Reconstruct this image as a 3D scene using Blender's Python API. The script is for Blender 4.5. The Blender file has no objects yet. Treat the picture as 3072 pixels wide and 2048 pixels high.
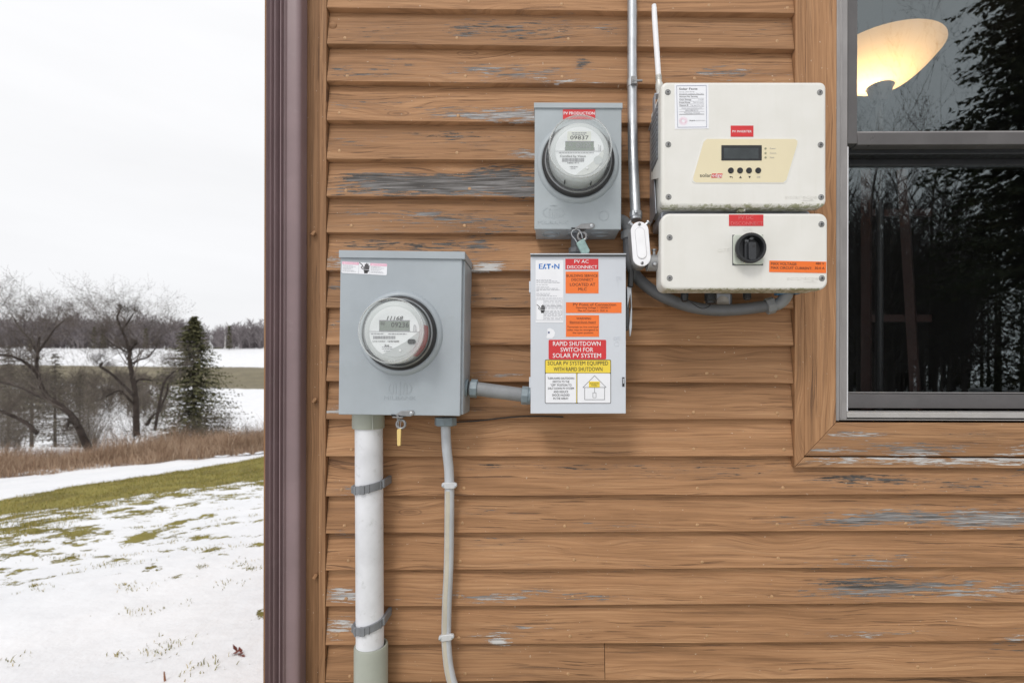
import bpy, math, random
from mathutils import Vector, Matrix, noise
R = math.radians
sc = bpy.context.scene
COL = sc.collection
random.seed(7)

# ------------------------------------------------------------------ camera
F, CU, CV = 1536.0, 1619.0, 1125.0          # focal length and principal point in photo pixels (3072 wide)
DIST, CAMZ = 1.33, 1.5                       # metres from the wall, metres above the ground
YAW, ROLL = 0.0137, 0.0022
fw = Vector((-math.sin(YAW), math.cos(YAW), 0))
r0 = Vector((math.cos(YAW), math.sin(YAW), 0))
rt = r0 * math.cos(ROLL) + Vector((0, 0, 1)) * math.sin(ROLL)
up = rt.cross(fw)
CAM = Vector((0, -DIST, CAMZ))
cd = bpy.data.cameras.new('camera'); cam = bpy.data.objects.new('camera', cd); COL.objects.link(cam)
cd.sensor_width = 36; cd.lens = 36 * F / 3072
cd.shift_x = (1536 - CU) / 3072; cd.shift_y = (CV - 1024) / 3072
cd.dof.use_dof = True; cd.dof.focus_distance = 1.19; cd.dof.aperture_fstop = 4.5
cd.clip_start = 0.02; cd.clip_end = 5000
cam.matrix_world = Matrix(((rt.x, up.x, -fw.x, CAM.x), (rt.y, up.y, -fw.y, CAM.y), (rt.z, up.z, -fw.z, CAM.z), (0, 0, 0, 1)))
sc.camera = cam

# ------------------------------------------------------------------ world, sun, exposure
SUN_EL, SUN_ROT = R(48), R(201)
w = bpy.data.worlds.new('World'); sc.world = w; w.use_nodes = True
nt = w.node_tree; nt.nodes.clear()
def N(t, typ, **kw):
    n = t.nodes.new(typ)
    for k, v in kw.items(): setattr(n, k, v)
    return n
wo = N(nt, 'ShaderNodeOutputWorld')
sky = N(nt, 'ShaderNodeTexSky', sky_type='NISHITA', sun_disc=False)
sky.sun_elevation = SUN_EL; sky.sun_rotation = SUN_ROT; sky.air_density = 1.0; sky.dust_density = 4.0
b1 = N(nt, 'ShaderNodeBackground'); b1.inputs[1].default_value = 0.10
nt.links.new(sky.outputs[0], b1.inputs[0])
tc = N(nt, 'ShaderNodeTexCoord'); sx = N(nt, 'ShaderNodeSeparateXYZ'); nt.links.new(tc.outputs['Generated'], sx.inputs[0])
cr = N(nt, 'ShaderNodeValToRGB')            # overcast: greyer at the horizon, brighter overhead
cr.color_ramp.elements[0].position = 0.0; cr.color_ramp.elements[0].color = (0.95, 0.955, 0.975, 1)
cr.color_ramp.elements[1].position = 0.30; cr.color_ramp.elements[1].color = (0.985, 0.985, 0.995, 1)
e = cr.color_ramp.elements.new(1.0); e.color = (1.12, 1.12, 1.14, 1)
nt.links.new(sx.outputs[2], cr.inputs[0])
mp = N(nt, 'ShaderNodeMapping'); mp.inputs['Scale'].default_value = (1.5, 1.5, 7)
nt.links.new(tc.outputs['Generated'], mp.inputs[0])
nz = N(nt, 'ShaderNodeTexNoise'); nz.inputs['Scale'].default_value = 1.6; nz.inputs['Detail'].default_value = 4
nt.links.new(mp.outputs[0], nz.inputs[0])
mr = N(nt, 'ShaderNodeMapRange'); mr.inputs[1].default_value = 0.3; mr.inputs[2].default_value = 0.7; mr.inputs[3].default_value = 0.97; mr.inputs[4].default_value = 1.03
nt.links.new(nz.outputs[0], mr.inputs[0])
mx = N(nt, 'ShaderNodeVectorMath', operation='SCALE'); nt.links.new(cr.outputs[0], mx.inputs[0]); nt.links.new(mr.outputs[0], mx.inputs['Scale'])
b2 = N(nt, 'ShaderNodeBackground'); b2.inputs[1].default_value = 1.02
nt.links.new(mx.outputs[0], b2.inputs[0])
ms = N(nt, 'ShaderNodeMixShader'); ms.inputs[0].default_value = 0.93
nt.links.new(b1.outputs[0], ms.inputs[1]); nt.links.new(b2.outputs[0], ms.inputs[2]); nt.links.new(ms.outputs[0], wo.inputs[0])

sd = bpy.data.lights.new('sun', 'SUN'); sd.energy = 1.2; sd.angle = R(16); sd.color = (1, 0.97, 0.93)
so = bpy.data.objects.new('sun', sd); COL.objects.link(so)
sdir = Vector((math.sin(SUN_ROT) * math.cos(SUN_EL), math.cos(SUN_ROT) * math.cos(SUN_EL), math.sin(SUN_EL)))
so.rotation_euler = sdir.to_track_quat('Z', 'Y').to_euler(); so.location = (0, -6, 9)
sc.view_settings.view_transform = 'Standard'; sc.view_settings.look = 'None'
sc.view_settings.exposure = 0.0; sc.view_settings.gamma = 1.0; sc.view_settings.use_curve_mapping = False
sc.render.engine = 'CYCLES'; sc.cycles.use_denoising = True
sc.cycles.max_bounces = 8; sc.cycles.transparent_max_bounces = 12

# ------------------------------------------------------------------ pixel -> place
def ray(u, v):
    return fw + rt * ((u - CU) / F) + up * ((CV - v) / F)
def Q(u, v, p=0.0):                          # point p metres in front of the wall plane (y = 0)
    d = ray(u, v)
    return CAM + d * ((DIST - p) / d.y)

class Sheet:                                 # a plane parallel to the wall, addressed in photo pixels
    def __init__(s, p, z=(0, 0, 1), rot=0, piv=(0, 0)):
        s.p = p; s.z = z; s.rot = R(rot); s.piv = piv
    def P(s, a, b):
        if s.rot:
            dx, dy = a - s.piv[0], b - s.piv[1]; c, q = math.cos(s.rot), math.sin(s.rot)
            a, b = s.piv[0] + dx * c - dy * q, s.piv[1] + dx * q + dy * c
        v = Q(s.z[0] + a / s.z[2], s.z[1] + b / s.z[2], s.p)
        return (v.x, v.z)
    def k(s): return (DIST - s.p) / F / s.z[2]       # metres per (zoomed) pixel
    def at(s, p): return Sheet(p, s.z, math.degrees(s.rot), s.piv)

# ------------------------------------------------------------------ mesh collecting
class MB:
    def __init__(s): s.v = []; s.f = []; s.attr = {}
    def add(s, vs, fs):
        o = len(s.v); s.v.extend([tuple(x) for x in vs]); s.f.extend([tuple(i + o for i in f) for f in fs]); return o
    def box(s, x0, x1, y0, y1, z0, z1):
        s.add([(x0,y0,z0),(x1,y0,z0),(x1,y1,z0),(x0,y1,z0),(x0,y0,z1),(x1,y0,z1),(x1,y1,z1),(x0,y1,z1)],
              [(0,3,2,1),(4,5,6,7),(0,1,5,4),(1,2,6,5),(2,3,7,6),(3,0,4,7)]); return s
    def prism(s, pts, pf, pb, pts_b=None):           # (x,z) outline, front at pf, back at pb (metres from wall)
        n = len(pts); pts_b = pts_b or pts
        area = sum(pts[i][0]*pts[(i+1)%n][1] - pts[(i+1)%n][0]*pts[i][1] for i in range(n))
        if area < 0: pts = pts[::-1]; pts_b = pts_b[::-1]
        s.add([(x,-pf,z) for x,z in pts] + [(x,-pb,z) for x,z in pts_b],
              [tuple(range(n)), tuple(range(2*n-1, n-1, -1))] + [(i, n+i, n+(i+1)%n, (i+1)%n) for i in range(n)]); return s
    def tube(s, pts, rad, n=10, caps=True, squash=None):
        pts = [Vector(p) for p in pts]; m = len(pts)
        rs = rad if isinstance(rad, (list, tuple)) else [rad]*m
        o = len(s.v); t0 = None; nrm = None
        for i in range(m):
            t = (pts[min(i+1,m-1)] - pts[max(i-1,0)])
            if t.length < 1e-9: t = Vector((0,0,1))
            t.normalize()
            if nrm is None:
                a = Vector((0,1,0)) if abs(t.y) < 0.9 else Vector((1,0,0))
                nrm = (a - t*a.dot(t)).normalized()
            else:
                nrm = nrm - t*nrm.dot(t)
                nrm = nrm.normalized() if nrm.length > 1e-6 else t.orthogonal().normalized()
            b = t.cross(nrm)
            for j in range(n):
                a = 2*math.pi*j/n
                s.v.append(tuple(pts[i] + (nrm*math.cos(a) + b*math.sin(a))*rs[i]))
        for i in range(m-1):
            for j in range(n):
                a, b2 = o+i*n+j, o+i*n+(j+1)%n
                s.f.append((a, b2, b2+n, a+n))
        if caps:
            s.f.append(tuple(o+j for j in range(n-1,-1,-1))); s.f.append(tuple(o+(m-1)*n+j for j in range(n)))
        return s
    def lathe(s, cx, cz, prof, n=40, close0=True, close1=True):    # profile of (radius, p), axis along the wall's normal
        o = len(s.v); m = len(prof)
        for r, p in prof:
            for j in range(n):
                a = 2*math.pi*j/n; s.v.append((cx+r*math.cos(a), -p, cz+r*math.sin(a)))
        for i in range(m-1):
            for j in range(n):
                a, b = o+i*n+j, o+i*n+(j+1)%n
                s.f.append((a, b, b+n, a+n) if prof[i+1][1] >= prof[i][1] else (a, b, b+n, a+n))
        if close0: s.f.append(tuple(o+j for j in range(n-1,-1,-1)))
        if close1: s.f.append(tuple(o+(m-1)*n+j for j in range(n)))
        return s
    def lathez(s, cx, cy, prof, n=32):               # profile of (radius, z), vertical axis, open
        o = len(s.v); m = len(prof)
        for r, z in prof:
            for j in range(n):
                a = 2*math.pi*j/n; s.v.append((cx+r*math.cos(a), cy+r*math.sin(a), z))
        for i in range(m-1):
            for j in range(n):
                a, b = o+i*n+j, o+i*n+(j+1)%n; s.f.append((a, b, b+n, a+n))
        return s

ORI = {}
def origin(o):
    while o.parent: o = o.parent
    return ORI[o.name]
def put(name, mb, mat, parent=None, smooth=30, bevel=0, seg=2, org=None):
    """one collected shape -> ONE mesh object"""
    while parent is not None and parent.parent is not None and parent.parent.parent is not None: parent = parent.parent   # thing > part > sub-part
    if parent is not None: g = origin(parent)
    elif org is not None: g = Vector(org)
    else:
        xs = [v[0] for v in mb.v]; ys = [v[1] for v in mb.v]; zs = [v[2] for v in mb.v]
        g = Vector(((min(xs)+max(xs))/2, (min(ys)+max(ys))/2, min(zs)))
    me = bpy.data.meshes.new(name)
    me.from_pydata([(x-g.x, y-g.y, z-g.z) for x, y, z in mb.v], [], mb.f)
    for k, vals in mb.attr.items():
        at = me.attributes.new(k, 'FLOAT', 'POINT'); at.data.foreach_set('value', vals)
    me.update()
    if smooth:
        me.shade_smooth(); me.set_sharp_from_angle(angle=R(smooth))
    o = bpy.data.objects.new(name, me); COL.objects.link(o)
    me.materials.append(mat)
    if parent is not None: o.parent = parent
    else: o.location = g; ORI[o.name] = g
    if bevel:
        md = o.modifiers.new('bevel', 'BEVEL'); md.width = bevel; md.segments = seg; md.limit_method = 'ANGLE'; md.angle_limit = R(40)
        md.harden_normals = False
    return o
def thing(name, label, cat, loc, group=None):
    o = bpy.data.objects.new(name, None); COL.objects.link(o); o.location = loc; o.empty_display_size = 0.05
    ORI[o.name] = Vector(loc); tag(o, label, cat, group); return o
def tag(o, label=None, cat=None, group=None, kind=None):
    if label: o['label'] = label
    if cat: o['category'] = cat
    if group: o['group'] = group
    if kind: o['kind'] = kind
    return o

def rrect(S, a0, b0, a1, b1, r=0, n=5):              # rounded rectangle outline in the sheet's pixels -> (x,z)
    if r <= 0: return [S.P(a0,b0), S.P(a1,b0), S.P(a1,b1), S.P(a0,b1)]
    out = []
    for cx, cy, s0 in ((a1-r,b0+r,-90),(a1-r,b1-r,0),(a0+r,b1-r,90),(a0+r,b0+r,180)):
        for i in range(n+1):
            t = R(s0 + 90*i/n); out.append(S.P(cx+r*math.cos(t), cy+r*math.sin(t)))
    return out
def circ(S, a, b, r, n=24, sq=1.0): return [S.P(a+r*math.cos(2*math.pi*i/n), b+sq*r*math.sin(2*math.pi*i/n)) for i in range(n)]
def plate(S, a0, b0, a1, b1, r=0, lift=0.0005, mb=None):
    mb = mb or MB(); mb.prism(rrect(S,a0,b0,a1,b1,r), S.p+lift, S.p-0.0008); return mb
def line(S, pts, wd, lift, mb):                      # a drawn line of width wd (sheet pixels)
    for q_, ((a0,b0),(a1,b1)) in enumerate(zip(pts, pts[1:])):
        if q_: lift += 0.00003
        L = math.hypot(a1-a0,b1-b0) or 1; nx, ny = -(b1-b0)/L*wd/2, (a1-a0)/L*wd/2; ex, ey = (a1-a0)/L*wd*.3, (b1-b0)/L*wd*.3
        mb.prism([S.P(a0-ex+nx,b0-ey+ny), S.P(a1+ex+nx,b1+ey+ny), S.P(a1+ex-nx,b1+ey-ny), S.P(a0-ex-nx,b0-ey-ny)], S.p+lift, S.p+lift-0.0002)

_cap = {}
def text(S, s, a, b, h, mb, w=None, al='L', bold=0.0, lift=0.0009, shear=0.0, ext=0.0):
    """letters of cap height h with baseline b, left/centre/right at a, in the sheet's pixels"""
    def mesh_of(t, bo):
        cu = bpy.data.curves.new('t', 'FONT'); cu.body = t; cu.size = 1; cu.resolution_u = 2;  cu.shear = shear; cu.extrude = ext/(h*S.k()) if t == s else 0
        ob = bpy.data.objects.new('t', cu); COL.objects.link(ob)
        dg = bpy.context.evaluated_depsgraph_get(); me = bpy.data.meshes.new_from_object(ob.evaluated_get(dg))
        vs = [tuple(v.co) for v in me.vertices]; fs = [tuple(p.vertices) for p in me.polygons]
        bpy.data.objects.remove(ob); bpy.data.curves.remove(cu); bpy.data.meshes.remove(me)
        return vs, fs
    if 'H' not in _cap: _cap['H'] = max(v[1] for v in mesh_of('H', 0)[0])
    vs, fs = mesh_of(s, bold)
    if not vs: return
    k = h / _cap['H']; x0 = min(v[0] for v in vs); x1 = max(v[0] for v in vs)
    kx = k if w is None else w / (x1 - x0)
    W = (x1 - x0) * kx; ox = a - x0*kx - (0 if al == 'L' else W/2 if al == 'C' else W)
    out = []
    for v in vs:
        x, z = S.P(ox + v[0]*kx, b - v[1]*k); out.append((x, -(S.p+lift+v[2]*h*S.k()), z))
    mb.add(out, fs)
    if bold:                                         # struck twice, a hair apart, for heavier letters
        dx = bold*1.1*k*S.k(); mb.add([(x+dx, y-.00003, z) for x, y, z in out], fs)
def dashes(S, a0, a1, b, h, mb, rng, lift=0.0009, dash=9):     # unreadable fine print: broken thin bars
    a = a0
    while a < a1 - 2:
        l = min(a1 - a, rng.uniform(.5, 1.6) * dash)
        mb.prism(rrect(S, a, b-h/2, a+l, b+h/2), S.p+lift, S.p+lift-0.0002); a += l + dash*.28
# ------------------------------------------------------------------ materials
def newmat(name):
    m = bpy.data.materials.new(name); m.use_nodes = True; t = m.node_tree; t.nodes.clear()
    out = N(t, 'ShaderNodeOutputMaterial'); bs = N(t, 'ShaderNodeBsdfPrincipled'); t.links.new(bs.outputs[0], out.inputs[0])
    return m, t, bs, out
def M_(t, op, a, b=None, c=None, clamp=False):
    n = N(t, 'ShaderNodeMath', operation=op); n.use_clamp = clamp
    for i, x in enumerate((a, b, c)):
        if x is None: continue
        if isinstance(x, (int, float)): n.inputs[i].default_value = x
        else: t.links.new(x, n.inputs[i])
    return n.outputs[0]
def mixc(t, f, a, b, blend='MIX'):
    n = N(t, 'ShaderNodeMix', data_type='RGBA', blend_type=blend)
    for i, x in ((0, f), (6, a), (7, b)):
        if isinstance(x, (int, float)): n.inputs[i].default_value = x
        elif isinstance(x, tuple): n.inputs[i].default_value = (*x[:3], 1)
        else: t.links.new(x, n.inputs[i])
    return n.outputs[2]
def noi(t, vec, scale, detail=4, rough=.55, dist=0.0):
    n = N(t, 'ShaderNodeTexNoise'); n.inputs['Scale'].default_value = scale; n.inputs['Detail'].default_value = detail
    n.inputs['Roughness'].default_value = rough; n.inputs['Distortion'].default_value = dist
    if vec is not None: t.links.new(vec, n.inputs['Vector'])
    return n.outputs[0]
def ramp(t, fac, stops, interp='LINEAR'):
    n = N(t, 'ShaderNodeValToRGB'); r = n.color_ramp; r.interpolation = interp
    while len(r.elements) > 1: r.elements.remove(r.elements[-1])
    r.elements[0].position = stops[0][0]; r.elements[0].color = (*stops[0][1], 1)
    for p, c in stops[1:]:
        e = r.elements.new(p); e.color = (*c, 1)
    t.links.new(fac, n.inputs[0]); return n.outputs[0]
def mrange(t, x, a, b, c=0.0, d=1.0, smooth=True):
    n = N(t, 'ShaderNodeMapRange'); n.interpolation_type = 'SMOOTHSTEP' if smooth else 'LINEAR'
    t.links.new(x, n.inputs[0])
    for i, v in ((1,a),(2,b),(3,c),(4,d)): n.inputs[i].default_value = v
    return n.outputs[0]
def coords(t, rnd=13.0):
    tc = N(t, 'ShaderNodeTexCoord'); oi = N(t, 'ShaderNodeObjectInfo')
    va = N(t, 'ShaderNodeVectorMath', operation='ADD'); t.links.new(tc.outputs['Object'], va.inputs[0])
    t.links.new(M_(t, 'MULTIPLY', oi.outputs['Random'], rnd), va.inputs[1]); return va.outputs[0]
def bump(t, bs, h, strength=.3, dist=.002):
    b = N(t, 'ShaderNodeBump'); b.inputs['Strength'].default_value = strength; b.inputs['Distance'].default_value = dist
    t.links.new(h, b.inputs['Height']); t.links.new(b.outputs[0], bs.inputs['Normal'])
def plain(name, col, rough=.5, metal=0.0, var=.12, scale=9.0, dirt=0.0, dirtcol=(.12,.10,.06), bmp=0.0, spec=.5, bscale=300):
    m, t, bs, out = newmat(name); c = coords(t)
    n = noi(t, c, scale, 5, .6)
    f = mrange(t, n, .25, .75)
    d = tuple(x*(1-var) for x in col); l = tuple(min(1, x*(1+var*.6)) for x in col)
    cc = mixc(t, f, d, l)
    if dirt:
        g = mrange(t, noi(t, c, scale*4.5, 6, .7), .55, .8); cc = mixc(t, M_(t,'MULTIPLY',g,dirt), cc, dirtcol)
    t.links.new(cc, bs.inputs['Base Color'])
    t.links.new(mrange(t, noi(t, c, scale*2.3, 4), .2, .8, max(.02,rough-.1), min(1,rough+.12)), bs.inputs['Roughness'])
    bs.inputs['Metallic'].default_value = metal; bs.inputs['Specular IOR Level'].default_value = spec
    if bmp: bump(t, bs, noi(t, c, bscale, 3), bmp, .0006)
    return m

def wood(name, axis='X', base=1.0, tint=(1,1,1)):
    """weathered brown painted board: grain along axis, peel and pale come from the mesh"""
    m, t, bs, out = newmat(name)
    tc = N(t, 'ShaderNodeTexCoord'); oi = N(t, 'ShaderNodeObjectInfo'); s = N(t, 'ShaderNodeSeparateXYZ'); t.links.new(tc.outputs['Object'], s.inputs[0])
    rn = M_(t, 'MULTIPLY', oi.outputs['Random'], 41.0)
    L, T = (s.outputs[0], s.outputs[2]) if axis == 'X' else (s.outputs[2], s.outputs[0])
    L = M_(t, 'ADD', L, rn)
    def cmb(kl, kt, TT, off=0.0):
        n = N(t, 'ShaderNodeCombineXYZ'); t.links.new(M_(t,'MULTIPLY',L,kl), n.inputs[0]); t.links.new(M_(t,'MULTIPLY_ADD',TT,kt,off), n.inputs[1]); t.links.new(rn, n.inputs[2]); return n.outputs[0]
    wv = noi(t, cmb(2.6, 9, T), 1.0, 2, .5)                       # wandering grain
    T1 = M_(t, 'MULTIPLY_ADD', M_(t,'SUBTRACT',wv,.5), .030, T)
    vo = N(t, 'ShaderNodeTexVoronoi'); vo.inputs['Scale'].default_value = 1.0; vo.inputs['Randomness'].default_value = 1.0
    t.links.new(cmb(2.6, 9.5, T), vo.inputs['Vector']); kd = vo.outputs['Distance']
    knot = mrange(t, kd, .05, .42, 1, 0)                            # near a knot the grain bends round it
    T2 = M_(t, 'MULTIPLY_ADD', knot, .018, T1)
    fine = noi(t, cmb(6, 380, T2), 1.0, 5, .65)
    mid = noi(t, cmb(3.5, 75, T2, 3.1), 1.0, 4, .55)
    low = noi(t, cmb(2.0, 14, T1, 7.7), 1.0, 3, .5)
    wav = N(t, 'ShaderNodeTexWave', wave_type='BANDS', bands_direction='Y'); wav.inputs['Scale'].default_value = 1.0
    wav.inputs['Distortion'].default_value = 3.0; wav.inputs['Detail'].default_value = 3; wav.inputs['Detail Scale'].default_value = 1.2
    t.links.new(cmb(2.5, 34, T2), wav.inputs['Vector'])
    cA = tuple(a*base*b for a, b in zip((.215,.112,.053), tint)); cB = tuple(a*base*b for a, b in zip((.398,.215,.107), tint)); cC = tuple(a*base*b for a, b in zip((.53,.312,.166), tint))
    g = M_(t, 'ADD', M_(t,'MULTIPLY',mid,.5), M_(t,'ADD', M_(t,'MULTIPLY',low,.35), M_(t,'MULTIPLY',fine,.15)))
    col = ramp(t, g, [(.27,cA),(.50,cB),(.73,cC)])
    col = mixc(t, M_(t,'MULTIPLY', mrange(t, fine, .50, .36), .45), col, cA)
    f2 = noi(t, cmb(3.5, 230, T1, 71.0), 1.0, 3, .6)
    col = mixc(t, mrange(t, f2, .30, .70, .0, .5), mixc(t, 1.0, col, (.80,.785,.77), 'MULTIPLY'), mixc(t, 1.0, col, (1.2,1.2,1.2), 'MULTIPLY'))
    tone = mrange(t, oi.outputs['Random'], 0, 1, .82, 1.14, False); tv = N(t, 'ShaderNodeVectorMath', operation='SCALE'); t.links.new(col, tv.inputs[0]); t.links.new(tone, tv.inputs['Scale']); col = tv.outputs[0]
    ring = mrange(t, wav.outputs['Fac'], .0, .45, 1, 0)
    col = mixc(t, M_(t,'MULTIPLY', ring, M_(t,'MULTIPLY', mrange(t, low, .35,.65,.1,.5), .32)), col, cA)
    # cracks along the grain
    ck = noi(t, cmb(5.0, 190, T2, 11.3), 1.0, 4, .6)
    c2 = noi(t, cmb(5.5, 170, T2, 57.1), 1.0, 3, .5)
    cm_ = mrange(t, ck, .59, .64); cm_ = M_(t, 'MULTIPLY', cm_, mrange(t, noi(t, cmb(2.3, 20, T1, 23.0), 1.0, 2), .40, .60))
    cm_ = M_(t, 'MAXIMUM', cm_, M_(t,'MULTIPLY', mrange(t, c2, .56, .70), mrange(t, low, .38,.62,.10,.48)))
    fc = mrange(t, fine, .66, .73); cm_ = M_(t, 'MAXIMUM', cm_, M_(t,'MULTIPLY',fc,.45))
    kr = M_(t,'MULTIPLY', mrange(t, kd, .075, .085, 1, 0), mrange(t, kd, .06, .072, 0, 1)); cm_ = M_(t,'MAXIMUM', cm_, M_(t,'MULTIPLY',kr,.6)); kn = mrange(t, kd, .035, .065, 1, 0); knr = M_(t,'MULTIPLY', kn, mrange(t, fine, .4,.6,.2,.75)); cm_ = M_(t,'MAXIMUM',cm_,knr)
    col = mixc(t, M_(t,'MULTIPLY',cm_,.66), col, (.085,.046,.03))
    # old paint gone: grey wood, here and there whitish
    at = N(t, 'ShaderNodeAttribute'); at.attribute_name = 'peel'; ap = N(t, 'ShaderNodeAttribute'); ap.attribute_name = 'pale'
    pn = noi(t, cmb(16, 210, T1, 31.0), 1.0, 7, .72)
    pk = M_(t, 'ADD', M_(t,'MULTIPLY',pn,1.0), M_(t,'MULTIPLY', at.outputs['Fac'], .300))
    peel = mrange(t, pk, .71, .735)
    gs = noi(t, cmb(9, 300, T1, 5.0), 1.0, 4, .65)
    gs = M_(t, 'ADD', gs, M_(t,'MULTIPLY_ADD', ap.outputs['Fac'], .40, -.13))
    grey = ramp(t, gs, [(.30,(.040,.036,.033)),(.45,(.112,.105,.100)),(.58,(.215,.207,.203)),(.74,(.46,.45,.44)),(.95,(.64,.63,.61))])
    rim = M_(t,'MULTIPLY', mrange(t, pk, .69, .712), M_(t,'SUBTRACT',1.0,peel))
    col = mixc(t, M_(t,'MULTIPLY',rim,.55), col, cC)
    stain = M_(t,'MULTIPLY', mrange(t, pk, .56, .72), .35)
    col = mixc(t, stain, col, (.20,.125,.085))
    col = mixc(t, peel, col, grey)
    sp = noi(t, cmb(120, 160, T, 3.0), 1.0, 2); col = mixc(t, M_(t,'MULTIPLY',mrange(t, sp, .735,.76),.6), col, (.66,.56,.44))   # flecks
    t.links.new(col, bs.inputs['Base Color'])
    bs.inputs['Roughness'].default_value = .72; bs.inputs['Specular IOR Level'].default_value = .3
    h = M_(t, 'SUBTRACT', M_(t,'ADD', M_(t,'MULTIPLY',fine,.35), M_(t,'MULTIPLY',mid,.5)), M_(t,'ADD', M_(t,'MULTIPLY',cm_,.9), M_(t,'MULTIPLY',peel,.55)))
    bump(t, bs, h, .55, .0016)
    return m

WOOD = wood('painted_clapboard', 'X'); WOODV = wood('painted_trim', 'Z', 1.04)
WOODSHADE = wood('shaded_corner_board', 'Z', .82)  # trim colour darkened to carry the downspout's shade on the corner board
STRIP = wood('painted_sill_strip', 'X', 1.15, (1,1.04,1.08))
GREYBOX = plain('grey_enamel', (.365,.405,.435), .42, 0, .09, 7, .22, (.25,.26,.25), .06)
GREYBOX2 = plain('grey_enamel_small', (.37,.41,.43), .42, 0, .09, 7, .22, (.22,.23,.22), .06)
DOORGREY = plain('pale_grey_enamel', (.585,.615,.66), .38, 0, .03, 6, .08, (.4,.4,.4), .05)
LIDDARK = plain('dark_lid_edge', (.10,.105,.11), .4, 0, .1)
STEEL = plain('dull_steel', (.30,.30,.30), .42, .9, .2, 40, .3, (.2,.19,.18))
ZINC = plain('galvanised', (.50,.52,.54), .42, .9, .14, 26, .35, (.40,.41,.42), .1)
CAST = plain('cast_aluminium', (.36,.365,.37), .5, .35, .12, 30, .2, (.25,.25,.25), .2)
CASTCOVER = plain('bright_cover', (.88,.88,.90), .42, .1, .04, 30)
PVCGREY = plain('grey_pvc', (.135,.14,.15), .5, 0, .18, 18, .4, (.22,.21,.19), .1)
PVCMID = plain('mid_grey_pvc', (.25,.26,.27), .5, 0, .15, 18, .4, (.2,.19,.16), .1)
NUT = plain('blue_grey_pvc_nut', (.23,.285,.315), .42, 0, .15, 30, .2)
RISER = plain('whitewashed_pvc', (.70,.71,.74), .5, 0, .15, 9, .75, (.40,.41,.40), .08)
OLIVE = plain('grey_green_pvc', (.37,.39,.335), .45, 0, .08, 10, .1)
STRAPM = plain('dark_grey_plastic', (.20,.21,.225), .5, 0, .15, 30, .15)
CABLE = plain('grey_cable_jacket', (.49,.515,.545), .5, 0, .12, 16, .25, (.36,.35,.31))
CABLESTAIN = plain('stained_cable_face', (.50,.46,.37), .55, 0, .12, 20, .3, (.36,.33,.24))
CREAMW = None
BLACKP = plain('black_plastic', (.016,.017,.019), .4, 0, .2, 30)
BLACKR = plain('black_rubber', (.02,.02,.021), .45, 0, .2, 30)
RED = plain('red_vinyl', (.60,.028,.032), .45, 0, .06, 20)
REDFADE = plain('faded_red_letter', (.66,.15,.15), .5, 0, .25, 120)
ORANGE = plain('orange_vinyl', (.83,.17,.022), .45, 0, .05, 20)
YELLOW = plain('yellow_vinyl', (.82,.62,.055), .45, 0, .04, 20)
PINK = plain('faded_pink', (.80,.46,.58), .5, 0, .06, 60)
PINKPALE = plain('faded_pink_letter', (.88,.66,.74), .5, 0, .05, 60)
WHITE = plain('white_vinyl', (.80,.81,.84), .45, 0, .03, 20)
WHITEP = plain('white_letter', (.84,.84,.85), .45, 0, .04, 60)
INK = plain('black_ink', (.022,.021,.022), .5, 0, .15, 90)
INKG = plain('grey_ink', (.30,.30,.32), .5, 0, .2, 90)
INKL = plain('pale_grey_ink', (.48,.49,.52), .5, 0, .15, 90)
BROWNINK = plain('dark_brown_ink', (.11,.028,.012), .5, 0, .2, 90)
BLUEINK = plain('blue_ink', (.012,.16,.52), .45, 0, .1, 60)
NAVY = plain('navy_ink', (.12,.14,.26), .5, 0, .1, 60)
SEALY = plain('yellow_seal', (.74,.54,.20), .4, 0, .05)
SEALG = plain('weathered_green_seal', (.26,.38,.36), .5, .1, .35, 50, .5, (.45,.5,.45), .2)
CREAMP = plain('cream_panel', (.735,.655,.45), .4, 0, .03, 8)
SCREEN = plain('dark_screen', (.045,.055,.058), .12, 0, .35, 25)
LCD = plain('grey_green_lcd', (.24,.275,.24), .18, 0, .08, 30)
LED = plain('olive_led', (.33,.33,.22), .3, 0, .1)
FACE = plain('meter_faceplate', (.80,.81,.82), .5, 0, .03)
FACEG = plain('meter_grey_zone', (.52,.54,.54), .5, 0, .05)
METERB = plain('meter_body', (.56,.58,.58), .45, 0, .05)
RUBBERW = plain('window_white_seal', (.72,.72,.74), .5, 0, .05)
ALU = plain('bronze_grey_aluminium', (.30,.285,.28), .42, .25, .12, 12, .25, (.2,.2,.19), .05)
SASH = plain('charcoal_aluminium', (.118,.112,.112), .36, .2, .12, 10, .2, (.18,.17,.16), .04)
SILL = plain('pale_aluminium_sill', (.42,.405,.39), .5, .15, .10, 12, .3, (.3,.28,.25))
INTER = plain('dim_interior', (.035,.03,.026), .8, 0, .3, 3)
CHAIRW = plain('red_brown_wood', (.035,.015,.013), .5, 0, .25, 12)
BLUEP = plain('blue_gasket', (.05,.18,.36), .5, 0, .2, 40)
SWITCHG = plain('greenish_switch_plate', (.58,.62,.54), .5, 0, .1, 20, .25, (.35,.38,.25))
HEATS = plain('bare_aluminium_bracket', (.40,.42,.46), .45, .5, .15, 20, .2)
LOUVER = plain('grey_louvre', (.20,.215,.23), .5, .3, .2, 60)
CORE = plain('brown_downspout_paint', (.232,.162,.167), .40, 0, .12, 5, .30, (.30,.24,.24), .03)
SEAM = plain('red_brown_primer', (.09,.028,.022), .6, 0, .2, 30)

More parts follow.
